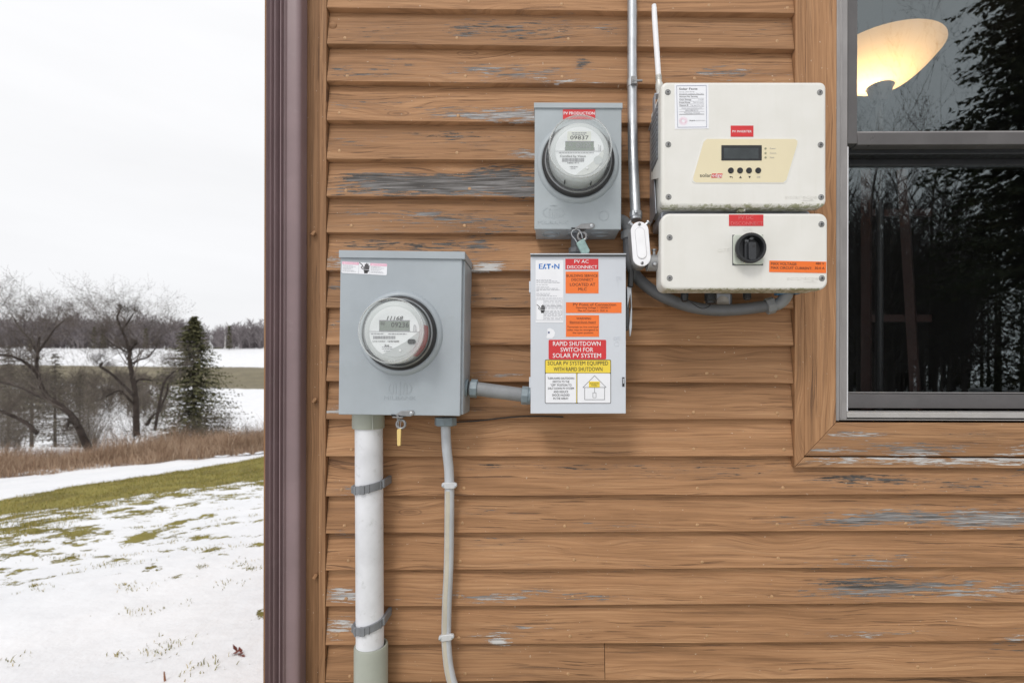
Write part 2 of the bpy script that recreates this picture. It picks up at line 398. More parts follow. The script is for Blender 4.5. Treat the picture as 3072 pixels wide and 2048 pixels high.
def inverter_mat(name, zlo, band):
    """cream white plastic with green algae along its lower edge (z measured from the thing's base)"""
    m, t, bs, out = newmat(name)
    tc = N(t, 'ShaderNodeTexCoord'); s = N(t, 'ShaderNodeSeparateXYZ'); t.links.new(tc.outputs['Object'], s.inputs[0])
    n1 = noi(t, tc.outputs['Object'], 14, 5); n2 = noi(t, tc.outputs['Object'], 95, 6, .7)
    col = mixc(t, mrange(t, n1,.3,.7), (.70,.69,.645), (.735,.725,.685))
    st = N(t, 'ShaderNodeMapping'); st.inputs['Scale'].default_value = (60, 60, 4); t.links.new(tc.outputs['Object'], st.inputs[0])
    col = mixc(t, M_(t,'MULTIPLY', mrange(t, noi(t, st.outputs[0], 1, 4),.45,.8), .16), col, (.60,.585,.50))
    h = M_(t, 'SUBTRACT', s.outputs[2], zlo)
    low = mrange(t, h, 0.0, band, 1.0, 0.0)
    big = noi(t, tc.outputs['Object'], 11, 3)
    a = M_(t, 'ADD', M_(t,'MULTIPLY',n2,.9), M_(t,'ADD', M_(t,'MULTIPLY',low,.42), M_(t,'MULTIPLY',big,.35)))
    alg = mrange(t, a, .96, 1.10); alg = M_(t,'MULTIPLY', alg, mrange(t, h, 0.0, band*1.4, 1.0, 0.0))
    col = mixc(t, M_(t,'MULTIPLY',alg,.85), col, (.22,.23,.10))
    t.links.new(col, bs.inputs['Base Color']); bs.inputs['Roughness'].default_value = .45
    bump(t, bs, noi(t, tc.outputs['Object'], 500, 2), .06, .0005)
    return m

def clear_mat(name, tint=(.95,.97,.97), haze=.05, glossf=1.0, ior=1.5, rough=.02, gcol=(1,1,1,1)):
    m = bpy.data.materials.new(name); m.use_nodes = True; t = m.node_tree; t.nodes.clear()
    out = N(t, 'ShaderNodeOutputMaterial'); tr = N(t, 'ShaderNodeBsdfTransparent'); tr.inputs[0].default_value = (*tint, 1)
    gl = N(t, 'ShaderNodeBsdfGlossy'); gl.inputs['Roughness'].default_value = rough; gl.inputs[0].default_value = gcol
    df = N(t, 'ShaderNodeBsdfDiffuse'); df.inputs[0].default_value = (.75,.77,.77,1)
    lw = N(t, 'ShaderNodeLayerWeight'); lw.inputs[0].default_value = .5; f0 = ((ior-1)/(ior+1))**2*glossf
    fr = M_(t, 'MULTIPLY_ADD', M_(t, 'POWER', lw.outputs['Facing'], 5.0), 1-f0, f0, clamp=True)
    m1 = N(t, 'ShaderNodeMixShader'); m1.inputs[0].default_value = haze; t.links.new(tr.outputs[0], m1.inputs[1]); t.links.new(df.outputs[0], m1.inputs[2])
    m2 = N(t, 'ShaderNodeMixShader'); t.links.new(fr, m2.inputs[0])
    t.links.new(m1.outputs[0], m2.inputs[1]); t.links.new(gl.outputs[0], m2.inputs[2]); t.links.new(m2.outputs[0], out.inputs[0])
    return m
METERGLASS = clear_mat('meter_glass', (.96,.975,.97), .07, 1.2)
RIMGLASS = clear_mat('thick_glass_rim', (.9,.92,.92), .34, 2.5)
PANE = clear_mat('window_glass', (.86,.88,.88), .002, 4.6, 1.5, 0.0, (.86,.97,1.0,1))

def island_mat(name, stops, rough=.9, trans=0.0):
    m, t, bs, out = newmat(name); g = N(t, 'ShaderNodeNewGeometry')
    c = ramp(t, g.outputs['Random Per Island'], stops); t.links.new(c, bs.inputs['Base Color'])
    bs.inputs['Roughness'].default_value = rough; bs.inputs['Specular IOR Level'].default_value = .15
    return m
BARK = plain('dark_bark', (.060,.048,.042), .9, 0, .45, 3, .3, (.13,.12,.10), .3, .2, 40)
BARKG = plain('grey_bark', (.15,.128,.112), .9, 0, .4, 2, .3, (.18,.16,.15), 0, .2)
BIRCH = plain('pale_birch_bark', (.55,.53,.52), .8, 0, .3, 3)
NEEDLE = island_mat('spruce_needles', [(0,(.038,.046,.020)),(.5,(.080,.082,.032)),(1,(.15,.135,.055))])
NEEDLES = island_mat('olive_needles', [(0,(.05,.055,.028)),(.5,(.105,.105,.052)),(1,(.19,.178,.095))])
NEEDLED = island_mat('dark_needles', [(0,(.016,.022,.012)),(.5,(.028,.034,.016)),(1,(.05,.052,.022))])
NEEDLEG = island_mat('dull_needles', [(0,(.10,.09,.07)),(.5,(.17,.155,.115)),(1,(.26,.24,.18))])
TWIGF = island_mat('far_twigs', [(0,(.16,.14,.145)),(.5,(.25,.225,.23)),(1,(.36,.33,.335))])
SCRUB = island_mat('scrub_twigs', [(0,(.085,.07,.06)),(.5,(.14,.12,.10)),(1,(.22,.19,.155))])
DRY = island_mat('dry_grass', [(0,(.16,.098,.065)),(.4,(.33,.222,.148)),(.8,(.48,.35,.245)),(1,(.62,.49,.37))])
GRASS = island_mat('lawn_blades', [(0,(.13,.13,.03)),(.5,(.25,.225,.055)),(.85,(.38,.30,.095)),(1,(.50,.39,.17))])
SNOWP = plain('snow_clump', (.72,.73,.75), .6, 0, .04, 3)
LEAFR = plain('red_brown_leaf', (.16,.035,.022), .6, 0, .3, 30)

def ground_mat():
    m, t, bs, out = newmat('snowy_ground')
    tc = N(t, 'ShaderNodeTexCoord'); P = tc.outputs['Object']
    ag = N(t, 'ShaderNodeAttribute'); ag.attribute_name = 'bare'; af = N(t, 'ShaderNodeAttribute'); af.attribute_name = 'field'
    mpn = N(t, 'ShaderNodeMapping'); mpn.inputs['Rotation'].default_value = (0,0,R(38)); mpn.inputs['Scale'].default_value = (1.0,1.35,1); t.links.new(P, mpn.inputs[0])
    n1 = noi(t, mpn.outputs[0], 2.7, 6, .60); n2 = noi(t, P, 22, 5, .65)
    v = M_(t,'ADD', M_(t,'ADD', M_(t,'MULTIPLY',n1,.75), M_(t,'MULTIPLY',n2,.28)), ag.outputs['Fac'])
    msk = mrange(t, v, .742, .756)
    gc = ramp(t, noi(t, P, 30, 5, .7), [(.3,(.07,.062,.020)),(.5,(.15,.132,.036)),(.7,(.27,.21,.07))])
    gc = mixc(t, mrange(t, noi(t, P, 1.7, 4),.35,.65), gc, (.235,.205,.055))
    fcn = ramp(t, noi(t, P, .25, 6, .7), [(.3,(.115,.095,.055)),(.55,(.16,.135,.075)),(.75,(.22,.19,.12))])
    sc_ = mixc(t, mrange(t, noi(t, P, .8, 5),.35,.7), (.735,.745,.765), (.79,.795,.81))
    col = mixc(t, msk, sc_, gc)
    fm = M_(t,'ADD', af.outputs['Fac'], M_(t,'MULTIPLY_ADD', noi(t, P, .35, 6, .7), .7, -.35)); fm = mrange(t, fm, .46, .56)
    col = mixc(t, fm, col, fcn)
    t.links.new(col, bs.inputs['Base Color'])
    t.links.new(mrange(t, msk, 0, 1, .55, .95), bs.inputs['Roughness']); bs.inputs['Specular IOR Level'].default_value = .2
    h = M_(t,'SUBTRACT', M_(t,'ADD', M_(t,'MULTIPLY',noi(t,P,2.6,5,.5),1.6), M_(t,'MULTIPLY',n2,.10)), M_(t,'MULTIPLY',msk,.35))
    bump(t, bs, h, .6, .06)
    return m
GROUND = ground_mat()
# ------------------------------------------------------------------ ground
def lawn(x, y): return 0.06 * x - 0.03 * y
def prof(pts, t):
    for (a, za), (b, zb) in zip(pts, pts[1:]):
        if t <= b:
            k = (t - a) / (b - a); k = max(0, k); k = k*k*(3-2*k); return za + (zb - za) * k
    return pts[-1][1]
FAR = [(17,-1.6),(34,-4.6),(60,-5.0),(120,-1.0),(160,4.2),(215,12.6),(320,15),(900,15)]
def ground_z(x, y, bumpy=True):
    xl = max(-22, min(6, x))
    if y < 17: z = lawn(xl, max(y, -25))
    else:
        k = min(1, (y - 17) / 16); k = k*k*(3-2*k)
        z = lawn(xl, 17) * (1-k) + prof(FAR, y) * k if y < 33 else prof(FAR, y)
        z += (noise.noise(Vector((x*.01, y*.01, 3))) * 1.5) * min(1, max(0, (y-40)/60))
    if bumpy and y < 30:
        q = Vector((x, y, 0)); z += .05*noise.noise(q*.5) + .022*noise.noise(q*1.6+Vector((5,1,2))) + .012*noise.noise(q*4.3)
    return z
def hit(u, v):                                   # where a photo pixel meets the lawn
    d = ray(u, v); t = (CAMZ + 0.06*0 + 0.03*(-DIST)*1 - 0) / (0.06*d.x - 0.03*d.y - d.z)
    return CAM + d * t
La, Lb = hit(0, 1545), hit(795, 1440); Ua, Ub = hit(0, 1498), hit(795, 1366)
def side(a, b, x, y):                            # signed distance, positive beyond the line
    dx, dy = b.x-a.x, b.y-a.y; L = math.hypot(dx, dy); return (dx*(y-a.y) - dy*(x-a.x)) / L
def bare(x, y):
    if -2.2 < y <= .5 and x > -1.1: return .4 + min(0, (y+1.7))*.9          # unseen bare strip along the wall, added to cut snow bounce
    if y < -1 or y > 30: return -.15
    lo, hi = side(La, Lb, x, y), side(Ua, Ub, x, y)
    wob = .35*noise.noise(Vector((x*.5,y*.5,9)))
    if lo > -.1 and hi < .1:
        e = min(lo + wob*.6 + .1, -hi + wob*.4 + .1); return max(.0, min(.5, .16 + e*.5))
    if lo <= -.1: return max(-.12, .250 + lo*.026 + .12*noise.noise(Vector((x*.35,y*.35,5))))
    return -.12
rng = random.Random(3)
xs = [-700,-520,-400,-310,-250,-200,-165,-140,-120,-100,-86,-74,-64,-55,-47,-41,-36,-32,-29,-26.5,-24.5,-23]
x = -22.0
while x < 1.5: xs.append(x); x += .10
xs += [1.6,2,2.6,3.4,4.5,6,8,11,15,20,27,36,50,80,130,220,400]
ys = [-400,-250,-160,-110,-80,-60,-45,-36,-30,-25,-21,-18,-15,-12.5,-10.5,-9,-7.5,-6,-5,-4,-3.2,-2.5,-2,-1.5,-1,-.5]
y = 0.0
while y < 20: ys.append(y); y += .10
st = .3
while y < 900: ys.append(y); y += st; st *= 1.06
mb = MB(); A = []; B = []
for yy in ys:
    for xx in xs:
        mb.v.append((xx, yy, ground_z(xx, yy))); A.append(bare(xx, yy))
        n_ = noise.noise(Vector((xx*.012, yy*.02, 1)))
        f = 0
        if 100 < yy < 175:
            f = 1.0 - min(1, abs(yy - (139 + 9*n_)) / 30); f = min(1, f*1.6)
        B.append(f)
nx = len(xs)
for j in range(len(ys)-1):
    for i in range(nx-1):
        a = j*nx+i; mb.f.append((a, a+1, a+1+nx, a+nx))
mb.attr = {'bare': A, 'field': B}
g = put('ground', mb, GROUND, None, 180, org=(0,0,0)); tag(g, kind='structure'); g['label'] = 'snow covered ground with bare lawn and far fields'

# ------------------------------------------------------------------ house
HX0 = Q(792.5, 1125, .02).x                         # outer corner of the house
house = thing('house', 'house wall with weathered brown clapboards, corner board and double-hung window', 'house', (HX0, 0, 0))
WX0, WX1 = Q(2511, 1125, .03).x, Q(3560, 1125, .03).x        # window opening
WZ0, WZ1 = Q(2700, 1262, .03).z, Q(2700, -330, .03).z
HXR = 3.3; HTOP = 3.3
mb = MB()
mb.box(HX0+.025, WX0-.02, .0, .12, -.2, HTOP); mb.box(WX1+.02, HXR, .0, .12, -.2, HTOP)
mb.box(WX0-.02, WX1+.02, .0, .12, -.2, WZ0-.02); mb.box(WX0-.02, WX1+.02, .0, .12, WZ1+.02, HTOP)
mb.box(HX0+.025, HX0+.145, .12, 5.0, -.2, HTOP)
put('sheathing', mb, INTER, house, 0)
# rooms behind the glass
mb = MB(); mb.box(HX0+.2, HXR, 3.0, 3.1, -.1, HTOP); put('interior_wall', mb, INTER, house, 0)
mb = MB(); mb.box(HX0+.2, HXR, .125, 3.0, .4, .5); put('interior_floor', mb, INTER, house, 0)
mb = MB(); mb.box(HX0+.2, HXR, .125, 3.0, 2.95, 3.05); put('interior_ceiling', mb, INTER, house, 0)
mb = MB(); mb.box(HXR-.1, HXR, .125, 3.0, .5, 2.95); put('side_wall', mb, INTER, house, 0)
mb = MB(); mb.box(.55, .62, .125, 3.0, .5, 2.95); put('side_wall', mb, INTER, house, 0)

# where the old paint has gone (u, v, half-width, half-height, amount, whiteness), photo pixels
PEEL = [(1140,95,120,25,.45,.1),(1390,85,60,18,.6,.15),(1460,84,70,16,.6,.15),(1600,80,130,26,.6,.1),(1560,110,150,12,.55,.1),(1800,85,90,14,.6,.2),(2250,80,160,20,.4,.1),
 (1030,212,60,9,.75,.1),(1140,222,90,10,.6,.2),(1190,185,60,12,.5,.1),(1450,207,120,10,.75,.5),(1500,238,130,7,.8,.6),(1600,222,160,14,.7,.5),(1700,243,130,5,.95,.9),(1745,187,20,14,.8,.1),(2200,215,140,14,.6,.4),
 (1020,318,60,9,.6,.3),(1140,305,80,12,.5,.3),(1380,335,150,18,.6,.2),(1500,348,130,14,.95,.7),(1590,350,60,12,.9,.8),(1900,330,120,12,.5,.3),(2170,222,60,14,.5,.4),
 (1040,428,55,8,.7,.3),(1120,412,60,6,.6,.5),(1330,408,130,8,.8,.0),(1420,430,140,12,.5,.1),(1580,465,60,9,.95,.9),
 (1080,528,60,12,.9,.0),(1200,540,140,14,.95,.1),(1320,558,260,22,1.15,.25),(1500,525,100,22,.95,.05),(1560,570,100,20,1.05,.5),(1130,575,140,8,.8,.2),(1500,545,280,10,.8,.2),
 (1080,638,60,9,.7,.4),(1210,648,60,12,.7,.3),(1290,645,50,9,.8,.3),(1350,650,90,12,.75,.3),(1480,668,150,14,.65,.2),(1130,688,130,7,.6,.4),(1420,690,180,8,.7,.3),
 (1120,735,120,14,.7,.1),(1300,742,170,14,.75,.1),(1435,735,40,22,.8,.4),(1455,802,55,10,1.3,1.0),(1560,804,70,5,.9,.8),(1020,785,60,16,.8,.9),(1100,780,80,12,.4,.4),
 (1030,860,60,14,.7,.3),(1020,980,60,18,.6,.3),(1030,1090,60,16,.5,.2),(1020,1235,60,8,.8,.8),(1460,1125,120,7,.8,.5),(1520,1225,120,9,.6,.5),(1480,880,110,14,.5,.05),(1450,910,130,10,.55,.1),
 (1040,1470,70,9,.6,.7),(1020,1600,60,7,.6,.7),(1035,1782,60,14,1.0,.95),(1020,1880,60,20,.9,1.0),(1030,1765,50,6,.9,1.0),(1440,1532,60,8,.6,.2),(1400,1790,160,9,.6,.8),
 (1480,1400,90,8,.5,.0),(1700,1400,220,12,.5,.0),(2150,1410,300,16,.5,.0),(2560,1440,130,14,.85,.1),(2660,1440,90,9,.8,.1),(2900,1450,110,14,.7,.2),(3040,1420,60,9,.6,.2),
 (2340,1560,110,6,.9,.3),(2530,1562,160,8,.95,.4),(2660,1545,150,14,.95,.4),(2740,1555,110,12,.9,.5),(2980,1555,150,20,1.1,.5),(2860,1575,80,8,.7,.6),(1820,1580,120,7,.8,.5),
 (2600,1690,160,12,.7,.6),(2680,1660,120,8,.55,.2),(2440,1690,60,6,.5,.5),(1930,1695,60,6,.7,.4),(1490,1630,80,12,.55,.1),
 (2640,1765,200,16,1.0,.3),(2560,1745,120,6,.8,.0),(2840,1750,150,10,.8,.3),(2930,1775,100,8,1.1,.9),(3030,1765,80,8,.8,.6),(2520,1790,120,8,.6,.6),(1620,1765,90,9,.55,.4),(1800,1795,120,6,.8,.4),(1480,1795,90,9,.8,.6),
 (2560,1905,140,7,.8,.8),(2700,1905,90,6,.7,.7),(1480,1915,60,8,.9,.9),(1580,1885,60,8,.6,.8),(1500,1930,30,10,1.0,1.0),(3050,1910,40,10,.8,.9),
 (2040,2025,120,6,.7,.7),(3020,1945,70,12,.6,.2)]
CASEPEEL = [(2560,1305,90,8,1.0,.75),(2480,1348,80,6,.85,.8),(2740,1345,140,9,.95,.55),(2650,1330,90,5,.6,.3),(2900,1300,120,7,.45,.2),(3050,1345,50,9,.8,.9),(2560,1272,60,4,.6,.5),
 (2520,1380,110,8,.8,1.0),(2700,1378,130,7,1.0,1.1),(2860,1382,150,9,.9,1.0),(3020,1380,120,9,1.0,1.1)]
def peel_at(u, v, table):
    s = 0; wv = 0; ws = 0
    for (cu, cv, ru, rv, a, wh) in table:
        d = ((u-cu)/ru)**2 + ((v-cv)/(rv*1.25))**2
        if d < 6:
            g_ = a * math.exp(-d*.55); s = max(s, g_) + .25*min(s, g_); wv += wh*g_; ws += g_
    return s, (wv/ws if ws > .05 else .3)
def unproj(P):
    d = P - CAM; dz = d.dot(fw); return CU + F*d.dot(rt)/dz, CV - F*d.dot(up)/dz

ROW_L = [23.7,132,244,362,477,589,698,811,922,1033,1143,1257.6,1368.6,1488,1600,1710.5,1819,1934.5,2047]
ROW_R = [41,148,258.5,374,487,597,704.5,815,924.6,1036.7,1149.5,1257,1368,1484,1593,1703.5,1811,1926,2034]
PB = .0305
UL, UR = 985, 2380
rows = [(Q(UL, a, PB).z, Q(UR, b, PB).z) for a, b in zip(ROW_L, ROW_R)]
for k in range(1, 6): rows.insert(0, (rows[0][0]+.0962, rows[0][1]+.0962))
while rows[-1][0] > .16: rows.append((rows[-1][0]-.0965, rows[-1][1]-.0965))
XL, XR = Q(UL, 1125, PB).x, Q(UR, 1125, PB).x
XSTRIP = Q(978, 1125, .028).x
XCASE = Q(2384, 1125, .034).x
XCASER = WX1 + (WX0 - XCASE)
nail_me = None
mbn = MB(); mbn.lathe(0, 0, [(.0046,-.001),(.0045,.0006),(.0034,.0014),(.0012,.0018)], 12)
nail_tmp = put('nail', mbn, plain('painted_nail', (.46,.27,.135), .5, 0, .3, 200), None, 60, org=(0,0,0)); nail_me = nail_tmp.data
bpy.data.objects.remove(nail_tmp)
def zline(r, x): t = (x - XL) / (XR - XL); return r[0] + (r[1]-r[0])*t
def clapboard(r, rabove, x0, x1, seed, nails):
    n = max(8, int((x1-x0)/.011)); rg = random.Random(seed); ph = rg.uniform(0, 99)
    sec = 7                                        # face steps from butt edge to top
    mb = MB(); pe = []; pa = []
    hh = .122; tilt = rg.uniform(-.0006,.0006)
    for i in range(n+1):
        x = x0 + (x1-x0)*i/n; zb = zline(r, x) + .0012*noise.noise(Vector((x*3, ph, 0))) + .0005*noise.noise(Vector((x*17, ph, 2)))
        pb = PB + .0012*noise.noise(Vector((x*1.7, ph, 5)))
        pts = [(.0140, zb-.0016), (pb-.0012, zb), (pb, zb+.0012)]
        for j in range(1, sec+1):
            t = j/sec; pts.append((pb - (pb-.0078)*t, zb + .0012 + hh*t))
        pts.append((.0005, zb+hh))
        for p, z in pts:
            mb.v.append((x, -p, z)); u, v = unproj(Vector((x,-p,z))); a, b = peel_at(u, v, PEEL); pe.append(a); pa.append(b)
    m = sec + 4
    for i in range(n):
        for j in range(m-1):
            a = i*m+j; mb.f.append((a, a+m, a+m+1, a+1))
        mb.f.append((i*m, i*m+m-1, (i+1)*m+m-1, (i+1)*m))
    mb.f.append(tuple(range(m))); mb.f.append(tuple(n*m+m-1-j for j in range(m)))
    mb.attr = {'peel': pe, 'pale': pa}
    o = put('clapboard', mb, WOOD, house, 40)
    for x in nails:
        if not (x0+.01 < x < x1-.01): continue
        x += rg.uniform(-.02,.02); dz = rg.uniform(.014,.024); k = dz/hh
        no = bpy.data.objects.new('nail', nail_me); COL.objects.link(no); no.parent = o
        g0 = origin(house); no.location = (x-g0.x, -(PB-(PB-.0078)*k) - g0.y, zline(r, x)+dz-g0.z)
    return o
nx_ = [Q(u, 1125, PB).x for u in (1032, 1392, 1705, 2105, 2342, 2740, 3130)] + [1.9, 2.3, 2.7]
XJ = Q(1815, 2000, PB).x
ZCASE = Q(2700, 1402, .034).z                     # underside of the window trim
for i, r in enumerate(rows):
    if r[1] + .085 > ZCASE + .005:                # beside the window
        if zline(r, XCASE) > ZCASE - .01:
            clapboard(r, None, XSTRIP+.0015, XCASE-.001, i, nx_); clapboard(r, None, XCASER+.001, HXR, i+200, nx_)
        else: clapboard(r, None, XSTRIP+.0015, HXR, i, nx_)
    elif abs(i - (len(ROW_L)-1+5)) < .5:
        clapboard(r, None, XSTRIP+.0015, XJ-.0008, i, nx_); clapboard(r, None, XJ+.0008, HXR, i+300, nx_)
    else: clapboard(r, None, XSTRIP+.0015, HXR, i, nx_)

_c = Q(999, 77, .0215); mb = MB(); mb.lathe(_c.x, _c.z, [(.0098,.016),(.0096,.0225),(.0085,.0235),(.004,.0240)], 24); put('wood_plug', mb, WOOD, house, 40)
def board(name, x0, x1, z0, z1, p, mat, table=None, pback=.001, step=.02, cut=None, bevel=.0012):
    """flat trim board; cut = function (x,z)->(x,z) for mitred ends"""
    nx = max(1, int((x1-x0)/step)); nz = max(1, int((z1-z0)/step)); mb = MB(); pe = []; pa = []
    for k, pp in ((0, p), (1, pback)):
        for j in range(nz+1):
            for i in range(nx+1):
                x, z = x0+(x1-x0)*i/nx, z0+(z1-z0)*j/nz
                if cut: x, z = cut(x, z)
                mb.v.append((x, -pp, z))
                if table is not None: a, b = peel_at(*unproj(Vector((x,-pp,z))), table); pe.append(a); pa.append(b)
    M1 = (nx+1)*(nz+1); I = lambda i, j: j*(nx+1)+i
    for j in range(nz):
        for i in range(nx): mb.f.append((I(i,j),I(i+1,j),I(i+1,j+1),I(i,j+1)))
    for i in range(nx):
        mb.f.append((I(i,0),M1+I(i,0),M1+I(i+1,0),I(i+1,0))); mb.f.append((I(i,nz),I(i+1,nz),M1+I(i+1,nz),M1+I(i,nz)))
    for j in range(nz):
        mb.f.append((I(0,j),I(0,j+1),M1+I(0,j+1),M1+I(0,j))); mb.f.append((I(nx,j),M1+I(nx,j),M1+I(nx,j+1),I(nx,j+1)))
    if table is not None: mb.attr = {'peel': pe, 'pale': pa}
    return put(name, mb, mat, house, 30, bevel)
XS0 = Q(957, 1125, .030).x
board('corner_board', HX0, XS0-.001, -.1, HTOP, .022, WOODSHADE, [])
board('corner_stop', XS0, XSTRIP, -.1, HTOP, .030, WOODV, [])
mb = MB(); mb.box(HX0+.0005, HX0+.0235, -.0005, 5.0, -.1, HTOP); put('corner_board', mb, WOODV, house, 0, .001)
for (u, v) in ((943, 702), (946, 1200), (949, 1724)):           # old staple ends and a nail left in the corner board
    c = Q(u, v, .022); mb = MB(); mb.tube([c, c+Vector((.003,-.006,.003)), c+Vector((-.002,-.010,-.006))], .0045, 6); put('screw_stub', mb, WOODV, house)
# window casing: flat casing with an outer band, mitred at the lower corner
XB = Q(2413, 1125, .034).x; ZC0 = Q(2700, 1371, .034).z; ZO = Q(2700, 1268, .034).z; XI = Q(2509, 1125, .034).x
ZTOP = WZ1+.1; XEND = XCASER+.2
def mit(xo, zo, xi, zi):
    def c(x, z):
        zl = zo + (x - xo) / (xi - xo) * (zi - zo); return x, zl + (z - zo) * (ZTOP - zl) / (ZTOP - zo)
    return c
board('casing', XB+.0008, XI, ZC0, WZ1+.1, .0325, WOODV, [], cut=mit(XB, ZC0, XI, ZO))
board('outer_band', XCASE, XB, ZCASE, WZ1+.1, .0345, WOODV, [], cut=mit(XCASE, ZCASE, XB, ZC0))
def mitb(xo, zo, xi, zi):
    def c(x, z):
        xl = xo + (z - zo) / (zi - zo) * (xi - xo) + .0012; return xl + (x - xo) * (XEND - xl) / (XEND - xo), z
    return c
board('casing', XB, XCASER+.2, ZC0+.003, ZO, .0325, WOOD, CASEPEEL, step=.012, cut=mitb(XB, ZC0, XI, ZO))
board('sill_strip', XCASE, XCASER+.2, ZCASE, ZC0-.0015, .0355, STRIP, CASEPEEL, step=.012, cut=mitb(XCASE, ZCASE, XB, ZC0))
board('casing', WX1+.002, XCASER, ZO, WZ1+.1, .0325, WOODV, [])

# ------------------------------------------------------------------ window
win = bpy.data.objects.new('window', None); COL.objects.link(win); win.parent = house
def fbox(name, u0, u1, v0, v1, p0, p1, mat, parent=win, ref=None, bevel=.0015):
    """box whose FRONT face spans the given photo pixels at depth p0 and goes back to p1"""
    a, b = Q(u0, v0, p0), Q(u1, v1, p0); mb = MB(); mb.box(min(a.x,b.x), max(a.x,b.x), -p0, -p1, min(a.z,b.z), max(a.z,b.z))
    return put(name, mb, mat, parent, 30, bevel)
UE = 3560
fbox('frame', 2511, 2519, -330, 1262, .028, -.09, ALU); fbox('frame', 2519.5, 2541, -330, 1257, .022, -.09, ALU)
fbox('frame', 2522, 2526, -330, 1256, .0245, .021, ALU)
fbox('seal', 2541.5, 2544, 440, 1234, .012, -.05, RUBBERW, bevel=.0005)
fbox('sill', 2519, UE, 1257.5, 1263, .028, -.05, SILL); fbox('sill', 2541, UE, 1236, 1256, .022, -.08, SILL)
us = win
fbox('upper_sash_stile', 2544.5, 2572, -330, 431, .008, -.045, SASH, us); fbox('upper_sash_rail', 2572.5, UE, 398, 431, .008, -.045, SASH, us)
fbox('glazing_bead', 2572.5, UE, 394.5, 397.5, .0065, -.01, ALU, us, bevel=.0004)
mb = MB(); a, b = Q(2570, 400, -.018), Q(UE, -330, -.018); mb.add([(a.x,.018,a.z),(b.x,.018,a.z),(b.x,.018,b.z),(a.x,.018,b.z)], [(0,1,2,3)]); put('glass', mb, PANE, us, 0)
ls = win
a, b = Q(2545, 431, -.05), Q(UE, 1232, -.05)
fbox('lower_sash_rail', 2530, UE, 468, 494, -.052, -.08, BLACKP, ls); fbox('lower_sash_rail', 2542, UE, 1181, 1227, -.030, -.08, SASH, ls)  # top rail coloured black for the shadow of the upper sash
fbox('lower_sash_stile', 2512, 2541, 440, 1232, -.048, -.08, SASH, ls)
fbox('glazing_bead', 2542, UE, 1176, 1181, -.034, -.06, ALU, ls, bevel=.0006)
mb = MB(); a, b = Q(2530, 1180, -.060), Q(UE, 480, -.060); mb.add([(a.x,.060,a.z),(b.x,.060,a.z),(b.x,.060,b.z),(a.x,.060,b.z)], [(0,1,2,3)]); put('glass', mb, PANE, ls, 0)
mb = MB(); a, b = Q(2541, 436, -.012), Q(UE, 462, -.012)
c = Q(2541, 455, -.02); d = Q(UE, 468, -.046); mb.box(c.x, d.x, .020, .051, d.z-.004, c.z+.02); put('check_rail', mb, BLACKP, win, 0, .002)  # black colour stands in for the shadow band under the upper sash
mb = MB()
for (x0, x1, z0, z1) in ((WX0-.012, WX0, WZ0, WZ1), (WX1, WX1+.012, WZ0, WZ1), (WX0, WX1, WZ1, WZ1+.012), (WX0, WX1, WZ0-.02, WZ0-.008)): mb.box(x0, x1, -.018, .12, z0, z1)
put('jamb', mb, ALU, win, 0)

# things inside the room
DL = .46
c = Q(2640, 168, -DL); RB = .185; nz0 = Q(2640, 262, -DL).z; rz = c.z
lamp = thing('floor_lamp', 'lit floor lamp with frosted glass bowl shade behind the upper window pane', 'lamp', (c.x, DL, .5))
mb = MB(); prof_ = []
for i in range(13):
    t = i/12; prof_.append((.042 + (RB-.042)*t**.95, nz0 + (rz-nz0)*t**1.55))
mb.lathez(c.x, DL, prof_, 48)
m, t, bs, out = newmat('frosted_shade'); bs.inputs['Base Color'].default_value = (.92,.86,.76,1); bs.inputs['Roughness'].default_value = .6
trn = N(t, 'ShaderNodeBsdfTranslucent'); trn.inputs[0].default_value = (1,.72,.42,1); mxs = N(t, 'ShaderNodeMixShader'); mxs.inputs[0].default_value = .72
t.links.new(bs.outputs[0], mxs.inputs[1]); t.links.new(trn.outputs[0], mxs.inputs[2]); t.links.new(mxs.outputs[0], out.inputs[0])
put('shade', mb, m, lamp, 60)
m, t, bs, out = newmat('lit_bulb'); em = N(t, 'ShaderNodeEmission'); em.inputs[0].default_value = (1,.77,.46,1); em.inputs[1].default_value = 38; t.links.new(em.outputs[0], out.inputs[0])
mb = MB(); mb.lathez(c.x-.02, DL, [(.004,nz0+.015),(.026,nz0+.03),(.033,nz0+.055),(.026,nz0+.078),(.004,nz0+.09)], 20); put('bulb', mb, m, lamp, 80)
mb = MB(); mb.lathez(c.x, DL, [(.0,nz0-.06),(.026,nz0-.055),(.036,nz0-.02),(.041,nz0+.004),(.0,nz0+.006)], 24); put('holder', mb, BLACKP, lamp, 40)
mb = MB(); mb.tube([(c.x,DL,.52),(c.x,DL,nz0-.05)], .012, 12); put('stem', mb, BLACKP, lamp)
mb = MB(); mb.lathez(c.x, DL, [(.0,.535),(.11,.53),(.13,.51),(.13,.5),(0,.5)], 28); put('base', mb, BLACKP, lamp, 40)
pl = bpy.data.lights.new('lamp_light', 'POINT'); pl.energy = .18; pl.color = (1,.75,.45); pl.shadow_soft_size = .04
plo = bpy.data.objects.new('lamp_light', pl); COL.objects.link(plo); plo.parent = lamp; plo.location = (0, 0, nz0+.12-.5)
rack = thing('wooden_rack', 'reddish brown wooden rack with crossbars standing dimly behind the lower window pane', 'rack', (1.45, .75, .5))
for (u0, u1) in ((2705, 2790), (2600, 2600)):
    a, b = Q(u0, 480, -.7), Q(u1, 1200, -.7); mb = MB(); mb.tube([(b.x, .7, .5), (a.x, .7, a.z)], .022, 4); put('post', mb, CHAIRW, rack, 0)
